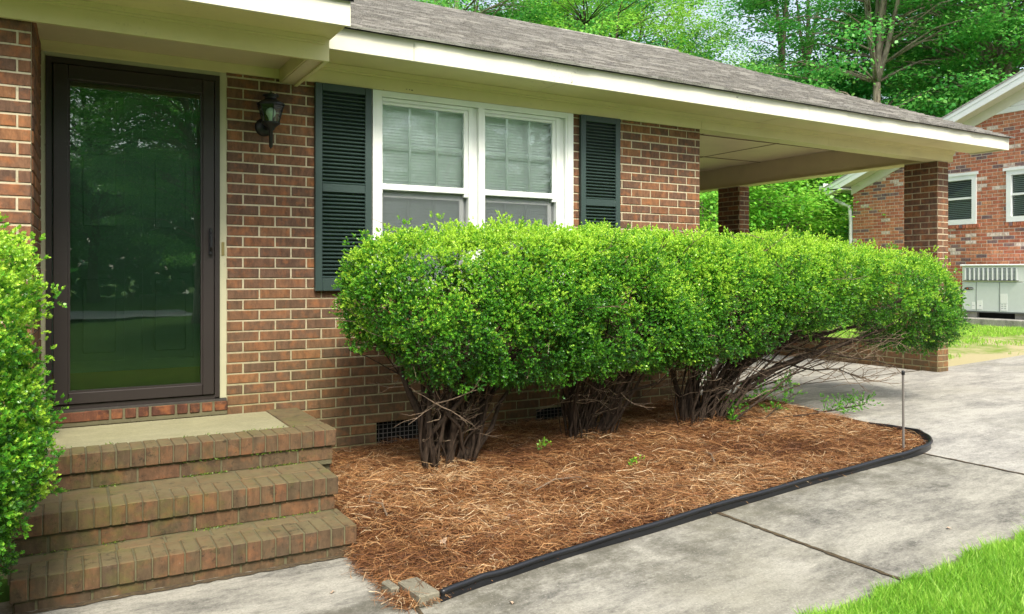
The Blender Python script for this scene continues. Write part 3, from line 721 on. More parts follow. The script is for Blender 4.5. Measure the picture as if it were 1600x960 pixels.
# moss tufts in the step corners
V = []
for (x0, x1, y, z, n) in ((-.15, 1.25, -1.175, .145, 900), (-.1, 1.25, -.825, .325, 700), (.3, 1.3, -.84, .40, 130), (.0, 1.2, -.655, .50, 120)):
    xx = rng.uniform(x0, x1, n); keep = wob(np.stack([xx * 3, xx * 0, xx * 0], 1), 2.5, 3) > -.1; xx = xx[keep]
    c = np.stack([xx, y + rng.normal(0, .008, len(xx)) - .004, np.full(len(xx), z)], 1)
    a = norm(rng.normal(size=c.shape) + [0, 0, 1.2]); b = norm(np.cross(a, rng.normal(size=c.shape)))
    L = rng.uniform(.006, .014, (len(xx), 1)); V.append(np.stack([c - b * .002, c + b * .002, c + a * L + b * .0015, c + a * L - b * .0015], 1))
V = np.concatenate(V); mo = quads('moss', V, m_leaf('moss', '#3b5a18', '#5d7d22', '#86a03a', .2), rng.uniform(0, 1, len(V)))
mo.parent = st; mo.matrix_parent_inverse = Matrix.Translation(-st.location)

# ================================================================== PINE STRAW BED
def edge_path():
    P = [(1.385, -2.235), (1.55, -2.205), (1.72, -2.19), (2.12, -2.155), (2.55, -2.152), (3.17, -2.13), (3.886, -2.115), (4.468, -2.122), (4.80, -2.125), (5.0, -2.09), (5.14, -2.01), (5.235, -1.90), (5.262, -1.78), (5.225, -1.5), (5.255, -1.1), (5.30, -.6), (5.30, -.2), (5.20, .08), (5.0, .16)]
    out = []
    for i in range(len(P) - 1):
        p0, p1, p2, p3 = [np.array(P[min(max(j, 0), len(P) - 1)]) for j in (i - 1, i, i + 1, i + 2)]
        for t in np.linspace(0, 1, 8, endpoint=False):
            out.append(.5 * ((2 * p1) + (-p0 + p2) * t + (2 * p0 - 5 * p1 + 4 * p2 - p3) * t * t + (-p0 + 3 * p1 - 3 * p2 + p3) * t ** 3))
    out.append(np.array(P[-1])); return out
EP = edge_path()
def mulch_z(x, y):
    s = np.clip((y + 2.15) / 1.5, 0, 1); s = s * s * (3 - 2 * s)
    g = gzv(x)
    z = g + .022 + (.128 - .35 * g) * s
    for (tx, ty, h) in ((2.07, -.76, .04), (3.22, -.64, .04), (4.16, -.80, .04)):
        z = z + h * np.exp(-((x - tx) ** 2 + (y - ty) ** 2) / .05)
    z = z + .012 * np.sin(x * 7 + 1.3 * np.sin(y * 5)) * np.sin(y * 6 + 1)
    # falls to the paving at the front-left corner
    e = np.clip((x - 1.22) / .22, 0, 1); w = np.clip((-1.35 - y) / .15, 0, 1)
    z = z * (1 - w * (1 - e)) + (g + .006) * w * (1 - e)
    return z
edge_x = lambda y: np.interp(y, [-2.12, -2.0, -1.85, -1.5, -1.1, -.6, .2], [4.9, 5.12, 5.24, 5.21, 5.24, 5.28, 5.2])
edge_y = lambda x: np.interp(x, [1.38, 1.72, 2.12, 3.17, 4.8, 5.05, 5.2], [-2.22, -2.185, -2.145, -2.12, -2.115, -2.05, -1.95])
k = NT('straw_bed'); n = k.noise(60, 6, .8); n2 = k.noise(5, 4, .6)
base = k.ramp(n, [(.3, lin('#2c1a12')), (.55, lin('#553422')), (.75, lin('#75492e'))])
M_bed = k.done(k.pbr(base, .95, n, 1, .02, spec=.1))
nx, ny = 90, 56; vs = []; fs = []
for j in range(ny + 1):
    for i in range(nx + 1):
        u, v = i / nx, j / ny
        y = -2.2 + 2.2 * v; xl = 1.27 if y < -.86 else 1.30; xr = float(edge_x(max(y, -2.11))) - .01
        if y < -1.5: xl = 1.24 + .10 * (-1.5 - y) / .7
        x = xl + (xr - xl) * u; y = max(y, float(edge_y(x)) + .012)
        vs.append((x, y, float(mulch_z(np.float64(x), np.float64(y)))))
for j in range(ny):
    for i in range(nx): q = j * (nx + 1) + i; fs.append((q, q + 1, q + nx + 2, q + nx + 1))
m = MB(); m.add(vs, fs); tag(m.build('mulch_bed', M_bed, smooth=True), kind='structure')
# needles
def needles(name, n, seed, spill=False):
    r = np.random.default_rng(seed)
    if not spill:
        x = r.uniform(1.26, 5.26, n * 2); y = -2.2 + 2.2 * r.uniform(0, 1, n * 2) ** 1.15
        ok = (x < edge_x(np.clip(y, -2.11, .2)) - .05) & (y > edge_y(x) + .045); ok &= ~((y > -.86) & (x < 1.37))
    else:
        x = 1.30 + r.normal(0, .055, n * 2); y = r.uniform(-2.28, -1.48, n * 2); ok = (x > 1.10 + .12 * np.abs(np.sin(y * 9))) & (x < 1.45) & (y > -2.22 + .0 * x)
    x, y = x[ok][:n], y[ok][:n]; n = len(x)
    z = mulch_z(x, y) if not spill else np.maximum(mulch_z(x, y), .006) + .0
    c = np.stack([x, y, z + r.exponential(.009, n) + .002], 1)
    ang = r.uniform(0, math.pi * 2, n) + .5 * np.sin(x * 3 + y * 2); dz = r.normal(0, .17, n)
    d = norm(np.stack([np.cos(ang), np.sin(ang), dz], 1)); side = norm(np.cross(d, [0, 0, 1.0]) + r.normal(0, .5, (n, 3)))
    side = norm(side - d * np.sum(side * d, 1, keepdims=True))
    L = r.uniform(.06, .16, (n, 1)); w = r.uniform(.0006, .0014, (n, 1)); bend = r.normal(0, .014, (n, 1)); up = np.array([0, 0, 1.0])
    P = [c - d * L * .5 - up * .004, c + side * bend + up * .002, c + d * L * .5 - up * .004]
    # keep the ends inside
    V = np.concatenate([np.stack([P[0] - side * w, P[0] + side * w, P[1] + side * w, P[1] - side * w], 1), np.stack([P[1] - side * w, P[1] + side * w, P[2] + side * w * .6, P[2] - side * w * .6], 1)])
    return quads(name, V, M_straw, np.tile(np.clip(r.normal(.48, .27, n) + .20 * wob(c, 2.4, 5) + .10 * wob(c, 9, 6), 0, 1), 2))
k = NT('pine_needle'); at = k.n('Attribute', attribute_name='tint')
M_straw = k.done(k.pbr(k.ramp(at.outputs['Fac'], [(0, lin('#412819')), (.3, lin('#70482c')), (.6, lin('#9b6c43')), (.85, lin('#c09766')), (1, lin('#dac29c'))]), .6, spec=.3))
tag(needles('pine_straw', 84000, 3), kind='stuff'); tag(needles('spilled_pine_straw', 2600, 4, True), kind='stuff')
# black plastic edging
m = MB(); tops = []; prof = []
n_ = len(EP)
top = [(p[0], p[1], gz(p[0]) + .042 + .004 * math.sin(i * .21) + .002 * math.sin(i * .7)) for i, p in enumerate(EP)]
m.tube(top, .0125, 12)
for s in (0, 1):
    pass
vs = []
for i, p in enumerate(top):
    a = EP[max(i - 1, 0)]; b = EP[min(i + 1, n_ - 1)]; t = (b - a) / (np.linalg.norm(b - a) + 1e-9); nn = np.array([t[1], -t[0]])
    z0 = gz(p[0]) - .03
    for off, z in ((.002, p[2]), (-.001, p[2] - .016), (.000, p[2] - .03), (.004, z0), (.000, z0), (-.004, p[2])): vs.append((p[0] + nn[0] * off, p[1] + nn[1] * off, z))
fs = []
for i in range(n_ - 1):
    for j in range(5): fs.append((6 * i + j, 6 * i + j + 1, 6 * (i + 1) + j + 1, 6 * (i + 1) + j))
m.add(vs, fs)
tag(m.build('garden_edging', M_plast, smooth=True), 'black plastic edging curving round the pine straw bed', 'edging')
# thin stake
sk = tag(empty('metal_stake', (4.80, -2.04, .2)), 'thin grey metal rod standing upright at the corner of the straw bed', 'stake')
m = MB(); m.tube([(4.80, -2.04, .12), (4.792, -2.042, .735)], .0075, 8); a = m.build('rod', M_rod)
m = MB(); m.lathe((4.792, -2.042, 0), [(.0, .752), (.009, .75), (.0105, .742), (.0105, .725), (.008, .722)], 12); b = m.build('cap', M_black, None, True); reparent(sk, [a, b])
# loose pavers at the front-left end of the edging
m = MB(); m.bevbox(-.05, .05, -.1, .1, 0, .05, .006, .002); o = m.build('paver_brick', m_concrete('paver', '#85806f', '#5f5a4a', .6)); o.location = (1.325, -2.13, .0); o.rotation_euler = (0, R(1.5), R(6))
tag(o, 'loose weathered grey brick at the open end of the black edging', 'brick')
m = MB(); m.bevbox(-.022, .022, -.05, .05, 0, .05, .006, .002); o = m.build('brick_piece', bpy.data.materials['paver']); o.location = (1.235, -2.04, 0); o.rotation_euler = (0, 0, R(6))
tag(o, 'small grey brick piece half buried in straw left of the larger one', 'brick')

# ================================================================== FOLIAGE
def twig_leaves(base, dirs, tlen, nl, L, Wd, r, tint):
    """leaves set round short shoots; returns quads (n*nl,4,3) and tint"""
    n = len(base); t = np.tile(np.linspace(.25, 1.0, nl), (n, 1)) + r.uniform(-.06, .06, (n, nl))
    D = dirs[:, None, :]; ref = norm(np.cross(D, r.normal(size=(n, 1, 3)))); ref2 = np.cross(D, ref)
    az = (np.arange(nl) * 2.4)[None, :] + r.uniform(0, 6.28, (n, 1)) + r.uniform(-.4, .4, (n, nl))
    rad = ref * np.cos(az)[..., None] + ref2 * np.sin(az)[..., None]
    spread = (1.05 - .55 * t)[..., None]
    a = norm(rad * spread + D * (1 - .35 * spread) + np.array([0, 0, .15]))
    p = base[:, None, :] + D * (t * tlen[:, None])[..., None]
    nrm = norm(np.cross(a, np.cross(D, a)) + r.normal(0, .25, a.shape)); s = norm(np.cross(a, nrm))
    l = (L * r.uniform(.8, 1.15, (n, nl)) * r.uniform(.62, 1.3, (n, 1)))[..., None]; w = (Wd * r.uniform(.75, 1.2, (n, nl)))[..., None]
    nrm = np.cross(s, a)
    q = np.stack([p, p + a * l * .5 + s * w * .5 + nrm * l * .06, p + a * l, p + a * l * .5 - s * w * .5 + nrm * l * .06], 2)
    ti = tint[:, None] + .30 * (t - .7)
    return q.reshape(-1, 4, 3), ti.reshape(-1)

def lump_points(lumps, n, r, thick=.13, ex=2.7, seed=0, bumps=.09):
    area = np.array([l[3] * l[4] + l[4] * l[5] + l[3] * l[5] for l in lumps]); cnt = (n * area / area.sum()).astype(int)
    P = []; N = []; D = []
    for (cx, cy, cz, rx, ry, rz), k_ in zip(lumps, cnt):
        d = norm(r.normal(size=(k_, 3)) * [rx, ry, rz] ** np.float64(.5)) if False else norm(r.normal(size=(k_, 3)))
        R_ = (np.sum(np.abs(d) ** ex, 1)) ** (-1 / ex)
        nn = norm(np.sign(d) * np.abs(d) ** (ex - 1) / [rx, ry, rz])
        q0 = d * R_[:, None] * [rx, ry, rz] + [cx, cy, cz]
        disp = bumps * wob(q0, 5.5, seed) + .035 * wob(q0, 17, seed + 1) - np.minimum(r.exponential(thick * .45, k_), thick * 1.6)
        disp += (r.uniform(0, 1, k_) < .03) * r.uniform(0, .05, k_)
        q = q0 + nn * disp[:, None]
        P.append(q); N.append(nn); D.append(disp)
    P, N = np.concatenate(P), np.concatenate(N); keep = np.ones(len(P), bool)
    for (cx, cy, cz, rx, ry, rz) in lumps:
        f = np.sum(np.abs((P - [cx, cy, cz]) / [rx, ry, rz]) ** ex, 1) ** (1 / ex); keep &= f > .80
    return P[keep], N[keep]

M_boxleaf = m_leaf('holly_leaf', '#154a20', '#5aa42c', '#c0e44c', .26, .34, .5)
M_stem = m_bark('shrub_bark', '#17120e', '#54463a', 40)
def shrub(name, label, base, lumps, n_tw, nstem, seed, leaf=(.0130, .0092), spread=.19, leaders=(), group=None, dead=40, z0=None, tl=(.015, .036), dirt=0):
    r = np.random.default_rng(seed); rr = random.Random(seed)
    root = tag(empty(name, base), label, 'shrub', group)
    K = 9
    C, NC = lump_points(lumps, int(n_tw / K * 1.1), r, seed=seed, thick=.17, bumps=.07)
    op = wob(C, 6.5, seed + 9); keep = r.uniform(0, 1, len(C)) < np.clip(1.8 + 1.6 * op, .66, 1); C, NC = C[keep], NC[keep]
    zt = max(l[2] + l[5] for l in lumps); zb = min(l[2] - l[5] for l in lumps)
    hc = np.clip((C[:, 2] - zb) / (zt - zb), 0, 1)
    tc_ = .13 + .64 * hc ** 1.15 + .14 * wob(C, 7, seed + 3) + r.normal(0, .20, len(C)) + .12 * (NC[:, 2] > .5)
    stray = r.uniform(0, 1, len(C)) < .035; C[stray] += NC[stray] * r.uniform(.03, .085, (stray.sum(), 1))
    up = norm(NC * .9 + [0, 0, .45] + r.normal(0, .3, C.shape)); size = r.uniform(.6, 1.35, (len(C), 1))
    P = np.repeat(C, K, 0); N = np.repeat(up, K, 0); sz = np.repeat(size, K, 0); rd = norm(r.normal(size=P.shape))
    dirs = norm(N * .75 + rd * .85 + np.array([0, 0, .15])); P = P + (dirs * r.uniform(.0, .034, (len(P), 1)) + rd * .012) * sz
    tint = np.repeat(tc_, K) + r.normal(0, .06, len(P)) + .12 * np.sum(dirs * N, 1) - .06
    Q, T = twig_leaves(P, dirs, r.uniform(tl[0], tl[1], len(P)), 9, leaf[0], leaf[1], r, tint)
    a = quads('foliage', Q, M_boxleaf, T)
    # stems
    m = MB(); bx, by, bz = base; tips = []
    pick = r.choice(len(P), nstem)
    for i in range(nstem):
        th = rr.uniform(0, 6.283); q = spread * math.sqrt(rr.random()) * (.75 + .35 * math.sin(3 * th + seed))
        s = Vector((bx + q * math.cos(th), by + q * math.sin(th) * .8, bz - .03))
        e = Vector(P[pick[i]]); e = e + (Vector((bx, by, e.z)) - e) * rr.uniform(.05, .3)
        c1 = s + Vector(((s.x - bx) * 1.0 + rr.uniform(-.04, .04), (s.y - by) * 1.0 + rr.uniform(-.04, .04), rr.uniform(.3, .55) * max(.15, e.z - s.z)))
        c2 = s.lerp(e, .62) + Vector((rr.uniform(-.06, .06), rr.uniform(-.06, .06), rr.uniform(-.10, .08)))
        pts = []
        for t in np.linspace(0, 1, 9):
            t = float(t); p = s * (1 - t) ** 3 + c1 * 3 * t * (1 - t) ** 2 + c2 * 3 * t * t * (1 - t) + e * t ** 3
            pts.append(p + Vector((rr.uniform(-.022, .022), rr.uniform(-.022, .022), rr.uniform(-.015, .015))) * (1 if 0 < t < 1 else 0))
        r0 = rr.choice((.0035, .0045, .006, .006, .008, .011, .015, .021)); m.tube(pts, [r0 * (1 - .8 * j / 8) for j in range(9)], 6)
        tips += pts[3:]
    for (ps, r0, r1) in leaders:
        V_ = [Vector(p) for p in ps]; pts = []
        for i in range(len(V_) - 1):
            for t in (0, .33, .66): pts.append(V_[i].lerp(V_[i + 1], t) + Vector((rr.uniform(-.01, .01),) * 3))
        pts.append(V_[-1]); m.tube(pts, [r0 + (r1 - r0) * j / (len(pts) - 1) for j in range(len(pts))], 7); tips += pts[2:] * 3
    b = m.build('stems', M_stem, smooth=True)
    # fine dead twigs
    m = MB(); 
    for i in range(dead):
        p = rr.choice(tips); th = rr.uniform(0, 6.283); d_ = Vector((math.cos(th), math.sin(th), rr.uniform(-.35, .6))).normalized()
        L = rr.uniform(.10, .34); pts = [p]; 
        for s in range(4):
            d_ = (d_ + Vector((rr.uniform(-.35, .35), rr.uniform(-.35, .35), rr.uniform(-.25, .3)))).normalized(); pts.append(pts[-1] + d_ * L / 4)
            if s in (1, 2) and rr.random() < .7:
                e2 = (d_ + Vector((rr.uniform(-.9, .9), rr.uniform(-.9, .9), rr.uniform(-.4, .6)))).normalized(); m.tube([pts[-1], pts[-1] + e2 * L * .25, pts[-1] + e2 * L * .42 + Vector((0, 0, rr.uniform(-.02, .03)))], [.0020, .0014, .0008], 4)
        m.tube(pts, [.0036, .003, .0024, .0018, .001], 5)
    c = m.build('dead_twigs', m_bark('twig_bark', '#5a4a3c', '#94826e', 60) if 'twig_bark' not in bpy.data.materials else bpy.data.materials['twig_bark'])
    reparent(root, [a, b, c]); return root
GR = 'clipped shrubs in front of the house'
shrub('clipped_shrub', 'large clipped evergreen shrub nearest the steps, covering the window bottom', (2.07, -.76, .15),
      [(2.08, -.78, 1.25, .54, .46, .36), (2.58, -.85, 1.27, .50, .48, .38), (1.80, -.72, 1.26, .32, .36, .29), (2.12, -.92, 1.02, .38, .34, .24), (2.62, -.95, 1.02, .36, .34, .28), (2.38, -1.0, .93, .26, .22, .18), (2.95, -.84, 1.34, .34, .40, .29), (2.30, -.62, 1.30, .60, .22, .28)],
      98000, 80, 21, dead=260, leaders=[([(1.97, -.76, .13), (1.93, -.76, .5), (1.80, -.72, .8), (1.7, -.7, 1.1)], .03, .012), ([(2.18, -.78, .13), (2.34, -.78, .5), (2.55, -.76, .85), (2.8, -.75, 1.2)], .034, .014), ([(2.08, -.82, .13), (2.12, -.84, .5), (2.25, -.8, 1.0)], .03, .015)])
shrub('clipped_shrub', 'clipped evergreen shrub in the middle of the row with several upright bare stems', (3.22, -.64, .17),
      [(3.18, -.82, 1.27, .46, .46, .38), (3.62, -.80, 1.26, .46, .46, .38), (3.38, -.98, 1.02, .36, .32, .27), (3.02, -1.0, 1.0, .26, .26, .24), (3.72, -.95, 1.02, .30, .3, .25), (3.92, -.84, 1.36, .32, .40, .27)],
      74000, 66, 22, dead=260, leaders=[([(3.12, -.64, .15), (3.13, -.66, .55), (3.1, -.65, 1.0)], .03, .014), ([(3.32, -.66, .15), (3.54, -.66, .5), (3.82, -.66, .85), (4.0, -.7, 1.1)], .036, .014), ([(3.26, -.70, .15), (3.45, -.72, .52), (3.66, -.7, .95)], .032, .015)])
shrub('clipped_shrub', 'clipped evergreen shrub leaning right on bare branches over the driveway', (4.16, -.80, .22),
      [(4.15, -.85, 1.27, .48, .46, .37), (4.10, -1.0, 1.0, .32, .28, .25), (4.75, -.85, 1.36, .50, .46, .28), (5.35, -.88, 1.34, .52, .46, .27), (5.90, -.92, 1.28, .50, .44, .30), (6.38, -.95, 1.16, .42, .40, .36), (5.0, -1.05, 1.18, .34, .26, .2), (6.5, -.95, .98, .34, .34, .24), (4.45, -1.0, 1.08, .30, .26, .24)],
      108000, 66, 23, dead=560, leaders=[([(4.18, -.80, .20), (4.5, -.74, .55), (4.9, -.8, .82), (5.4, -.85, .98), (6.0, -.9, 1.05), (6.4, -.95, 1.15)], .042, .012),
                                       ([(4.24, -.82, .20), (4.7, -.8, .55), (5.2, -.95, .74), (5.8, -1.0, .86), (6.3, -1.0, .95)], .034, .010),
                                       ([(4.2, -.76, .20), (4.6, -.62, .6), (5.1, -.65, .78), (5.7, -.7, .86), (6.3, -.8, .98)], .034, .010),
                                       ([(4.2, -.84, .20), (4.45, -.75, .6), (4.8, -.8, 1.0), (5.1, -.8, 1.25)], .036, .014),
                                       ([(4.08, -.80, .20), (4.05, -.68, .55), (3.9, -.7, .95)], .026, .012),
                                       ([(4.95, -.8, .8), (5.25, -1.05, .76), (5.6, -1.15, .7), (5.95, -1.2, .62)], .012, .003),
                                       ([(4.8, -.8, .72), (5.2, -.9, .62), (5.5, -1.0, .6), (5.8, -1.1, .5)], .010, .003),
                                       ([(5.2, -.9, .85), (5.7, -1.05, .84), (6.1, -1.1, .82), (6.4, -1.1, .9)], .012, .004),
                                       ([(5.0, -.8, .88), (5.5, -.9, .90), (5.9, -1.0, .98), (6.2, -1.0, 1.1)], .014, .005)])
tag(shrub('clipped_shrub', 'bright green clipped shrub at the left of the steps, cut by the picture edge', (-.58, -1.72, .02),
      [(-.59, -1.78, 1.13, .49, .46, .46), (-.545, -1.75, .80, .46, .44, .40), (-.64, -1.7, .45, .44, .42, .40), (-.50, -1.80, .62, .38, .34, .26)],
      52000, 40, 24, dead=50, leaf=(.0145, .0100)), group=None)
# stray low sprays on the shrubs
def spray(parentname, label, pts, rad, leafy, seed, n=60, size=.10):
    rr = random.Random(seed); r = np.random.default_rng(seed); m = MB(); m.tube(pts, [rad * (1 - .7 * i / (len(pts) - 1)) for i in range(len(pts))], 6)
    B = []; Dd = []
    for i in range(n):
        t = 1 - leafy * rr.random(); s = t * (len(pts) - 1); j = min(int(s), len(pts) - 2); p = Vector(pts[j]).lerp(Vector(pts[j + 1]), s - j)
        d_ = Vector((rr.uniform(-.4, 1), rr.uniform(-1, 1), rr.uniform(-.1, .9))).normalized(); L = rr.uniform(.3, 1) * size
        if i % 3 == 0: m.tube([p, p + d_ * L], [.0022, .001], 4)
        for q in (.3, .6, .9): B.append(p + d_ * L * q + Vector([rr.uniform(-.008, .008) for _ in range(3)])); Dd.append(d_)
    B = np.array([tuple(b) for b in B]); Dd = norm(np.array([tuple(b) for b in Dd]) + r.normal(0, .3, B.shape))
    Q, T = twig_leaves(B, Dd, r.uniform(.02, .04, len(B)), 8, .015, .009, r, r.uniform(.2, .55, len(B)))
    return quads('low_spray', Q, M_boxleaf, T), m.build('low_branch', M_stem)
sh3 = [o for o in COL.objects if o.name.startswith('clipped_shrub') and abs(o.location.x - 4.16) < .01][0]
sh1 = [o for o in COL.objects if o.name.startswith('clipped_shrub') and abs(o.location.x - 2.07) < .01][0]
L_ = []
L_ += spray('s', '', [(4.42, -.85, .30), (4.65, -1.0, .28), (4.95, -1.08, .29), (5.3, -1.12, .31), (5.62, -1.15, .33)], .012, .34, 5, 50, .15)
L_ += spray('s', '', [(4.65, -1.0, .28), (4.8, -1.0, .36), (4.95, -1.02, .45)], .006, .8, 6, 22, .12)
L_ += spray('s', '', [(4.3, -.78, .3), (4.5, -.85, .38), (4.75, -.9, .44), (5.0, -.95, .52)], .010, .8, 8, 60, .12)
L_ += spray('s', '', [(4.35, -.85, .22), (4.33, -.95, .28), (4.36, -1.0, .36)], .006, .9, 9, 26, .08)
reparent(sh3, L_)
L2 = list(spray('s', '', [(2.05, -.5, .5), (1.85, -.6, .75), (1.7, -.7, .92), (1.58, -.75, 1.0)], .006, .3, 12, 14, .08))
L2 += list(spray('s', '', [(1.85, -.6, .75), (1.62, -.65, .88), (1.48, -.7, .93)], .004, .4, 14, 10, .06))
reparent(sh1, L2)

# ------------------------------------------------------------------ lawns: real blades
def blades(name, c, hgt, wid, r, mat, tint):
    n = len(c); ang = r.uniform(0, 6.283, n); lean = r.normal(0, .35, (n, 2)); s = np.stack([np.cos(ang), np.sin(ang), np.zeros(n)], 1) * wid[:, None]
    h = hgt[:, None]; tip = c + np.concatenate([lean * h, h], 1); mid = c + np.concatenate([lean * h * .35, h * .55], 1)
    V = np.concatenate([np.stack([c - s, c + s, mid + s * .8, mid - s * .8], 1), np.stack([mid - s * .8, mid + s * .8, tip + s * .1, tip - s * .1], 1)])
    return quads(name, V, mat, np.tile(tint, 2))
M_grass = m_leaf('grass_blade', '#4f8420', '#84bf38', '#c4e46a', .42, .45, .35)
r = np.random.default_rng(5); n = 95000
x = r.uniform(2.35, 4.86, n); y = -3.225 - r.exponential(.55, n); ok = (y > -5.6); x, y = x[ok], y[ok]
y = y + .02 * np.sin(x * 11) + .015 * np.sin(x * 31)
c = np.stack([x, y, gzv(x) - .03], 1); cl = wob(c * [1, 1, 0], 6, 2)
tag(blades('front_grass', c, np.clip(r.normal(.048, .014, len(x)) + .014 * cl, .02, .12), r.uniform(.0013, .0028, len(x)), r, M_grass, .5 + .2 * cl + r.normal(0, .17, len(x)) - .5 * (r.uniform(0, 1, len(x)) < .06)), kind='stuff')
n = 26000; x = r.uniform(1.35, 5.0, n // 60); y = -3.17 + r.normal(0, .015, n // 60)
n = 60000; x = r.uniform(8.7, 15.2, n); y = r.uniform(.16, 9, n); c = np.stack([x, y, gzv(x) - .012], 1)
cl = wob(c * [1, 1, 0], 1.6, 8) + .4 * wob(c * [1, 1, 0], 7, 9) + np.clip((y - 1.2) * .9, -1.1, .8); ok = r.uniform(0, 1, n) < np.clip(.15 + .9 * cl, .0, 1); c, cl = c[ok], cl[ok]
tag(blades('side_grass', c, r.uniform(.02, .06, len(c)), r.uniform(.003, .007, len(c)), r, M_grass, .55 + .15 * cl + r.normal(0, .12, len(c))), kind='stuff')

# ================================================================== TREES
M_tl = [m_leaf('maple_leaf', '#1f7034', '#58b44c', '#a6dc70', .42, .4, .4), m_leaf('deep_leaf', '#185a30', '#389444', '#74c058', .38, .4, .4), m_leaf('yellow_leaf', '#3c8a2c', '#7cc440', '#bce262', .42, .4, .4)]
M_tb = m_bark('grey_bark', '#5c5247', '#b5a894', 9); M_tbd = m_bark('dark_bark', '#2f2822', '#6a5d50', 9)
def tree_meshes(seed, Ht, cz, rx, rz, ncl, per, leaf, cr, tr, leaders=4, fork=.35, flat=.4, lean=0, bark=None, mat=None, sparse=0.0, low=0.0, inner=.35, clear=None):
    r = np.random.default_rng(seed); rr = random.Random(seed); m = MB(); nodes = []
    fz_ = Ht * fork; pts = [Vector((lean * t * Ht * .3 + .06 * math.sin(t * 5 + seed), .06 * math.cos(t * 4 + seed), t * fz_)) for t in np.linspace(0, 1, 7)]
    m.tube([tuple(p) for p in pts], [tr * (1.25 if i == 0 else 1 - .06 * i) for i in range(7)], 10)
    nodes += [(p, tr * .5) for p in pts[3:]]
    for k_ in range(leaders):
        th = 6.283 * k_ / leaders + rr.uniform(-.5, .5); rad = rx * rr.uniform(.15, .42); e = Vector((rad * math.cos(th), rad * math.sin(th), Ht * rr.uniform(.72, .95)))
        s = pts[-1]; c1 = s + Vector((math.cos(th) * rad * .35, math.sin(th) * rad * .35, (e.z - s.z) * .35)); q = []
        for t in np.linspace(0, 1, 9):
            t = float(t); q.append(s * (1 - t) ** 2 + c1 * 2 * t * (1 - t) + e * t * t + Vector((rr.uniform(-.1, .1), rr.uniform(-.1, .1), 0)) * t)
        m.tube(q, [tr * .62 * (1 - .85 * i / 8) for i in range(9)], 8); nodes += [(p, tr * .5 * (1 - .8 * i / 8)) for i, p in enumerate(q)]
    d = norm(r.normal(size=(ncl, 3))); rad = r.uniform(inner, 1, ncl) ** .6
    C = d * rad[:, None] * [rx, rx, rz]; C *= (1 + .22 * wob(d, 2.5, seed))[:, None]; C[:, 2] += cz
    if low: C[:, 2] = np.maximum(C[:, 2], low + r.uniform(0, .6, ncl))
    if clear is not None:        # an open side where the trunk and limbs stay bare
        cd_ = np.array([math.cos(clear), math.sin(clear)]); f_ = C[:, :2] @ cd_; l_ = np.abs(C[:, 0] * cd_[1] - C[:, 1] * cd_[0])
        C = C[~((f_ > -.4) & (l_ < 1.25) & (C[:, 2] < 10.2) & (C[:, 2] > 6.0))]; ncl = len(C)
    for c in C:
        cv = Vector(c); best = min(nodes, key=lambda nd: (nd[0] - cv).length + 1.4 * max(0, nd[0].z - cv.z + .15 * (Vector((cv.x, cv.y, 0)).length)))
        s = best[0]; mid = s.lerp(cv, .5) + Vector((0, 0, .12 * (cv - s).length)) + Vector((rr.uniform(-.15, .15), rr.uniform(-.15, .15), 0))
        r0 = min(best[1] * .55, .014 + .009 * (cv - s).length); m.tube([s, s.lerp(mid, .5) + Vector((0, 0, .03)), mid, mid.lerp(cv, .55) + Vector((0, 0, .02)), cv], [r0, r0 * .8, r0 * .6, r0 * .4, r0 * .2], 5)
    nL = ncl * per; ci = r.integers(0, ncl, nL); cr_ = cr * r.uniform(.6, 1.25, ncl)
    off = r.normal(size=(nL, 3)) * .55 * [1, 1, flat]; P = C[ci] + off * cr_[ci][:, None]
    P[:, 2] -= .12 * np.sum(off[:, :2] ** 2, 1) * cr_[ci]
    if sparse: keep = wob(P, 1.1, seed + 4) > -1 + sparse; P, ci = P[keep], ci[keep]
    nL = len(P); out_ = norm(P - [0, 0, cz - rz * .3]); a = norm(r.normal(size=(nL, 3)) * [1, 1, .35] + out_ * .5 + [0, 0, -.25])
    nr = norm(r.normal(0, .38, (nL, 3)) + [0, 0, 1] + out_ * .45); s = norm(np.cross(a, nr)); L = leaf * r.uniform(.6, 1.25, (nL, 1)); w = L * .36
    V = np.stack([P, P + a * L * .45 + s * w, P + a * L, P + a * L * .45 - s * w], 1)
    T = .50 + .34 * (r.uniform(0, 1, ncl)[ci] - .5) + .22 * (off[keep][:, 2] if sparse else off[:, 2]) / flat * .5 + r.normal(0, .12, nL)  # height term paints a highlight on the top of each leaf clump
    return m, V, T
VAR = {}
def tree(kind, name, x, y, label, scale=1.0, rot=0.0, group='trees beyond the house', cat='tree', z=None):
    key, kw, mi, bark = kind
    root = tag(empty(name, (x, y, gz(x) - .1 if z is None else z)), label, cat, group)
    if key not in VAR:
        m, V, T = tree_meshes(**kw); a = m.build('trunk', bark, smooth=True); b = quads('crown', V, M_tl[mi], T); VAR[key] = (a.data, b.data)
    else:
        a = bpy.data.objects.new('trunk', VAR[key][0]); b = bpy.data.objects.new('crown', VAR[key][1]); COL.objects.link(a); COL.objects.link(b)
    a.parent = root; b.parent = root; root.scale = (scale,) * 3; root.rotation_euler = (0, 0, rot); return root
MAP = ('maple', dict(seed=31, Ht=16.5, cz=11.0, rx=4.4, rz=6.2, inner=.5, clear=R(-124.6) - 1.0, ncl=190, per=330, leaf=.12, cr=.85, tr=.17, leaders=6, fork=.42, flat=.34), 0, M_tb)
DRP = ('droop', dict(seed=37, Ht=14, cz=8.2, rx=4.6, rz=5.4, ncl=230, per=330, leaf=.12, cr=.85, tr=.24, leaders=4, fork=.34, flat=.24), 0, M_tb)
SLN = ('slender', dict(seed=41, Ht=18, cz=12, rx=3.2, rz=6.5, ncl=60, per=200, leaf=.12, cr=.7, tr=.20, leaders=3, fork=.55, flat=.4, sparse=.45), 1, M_tbd)
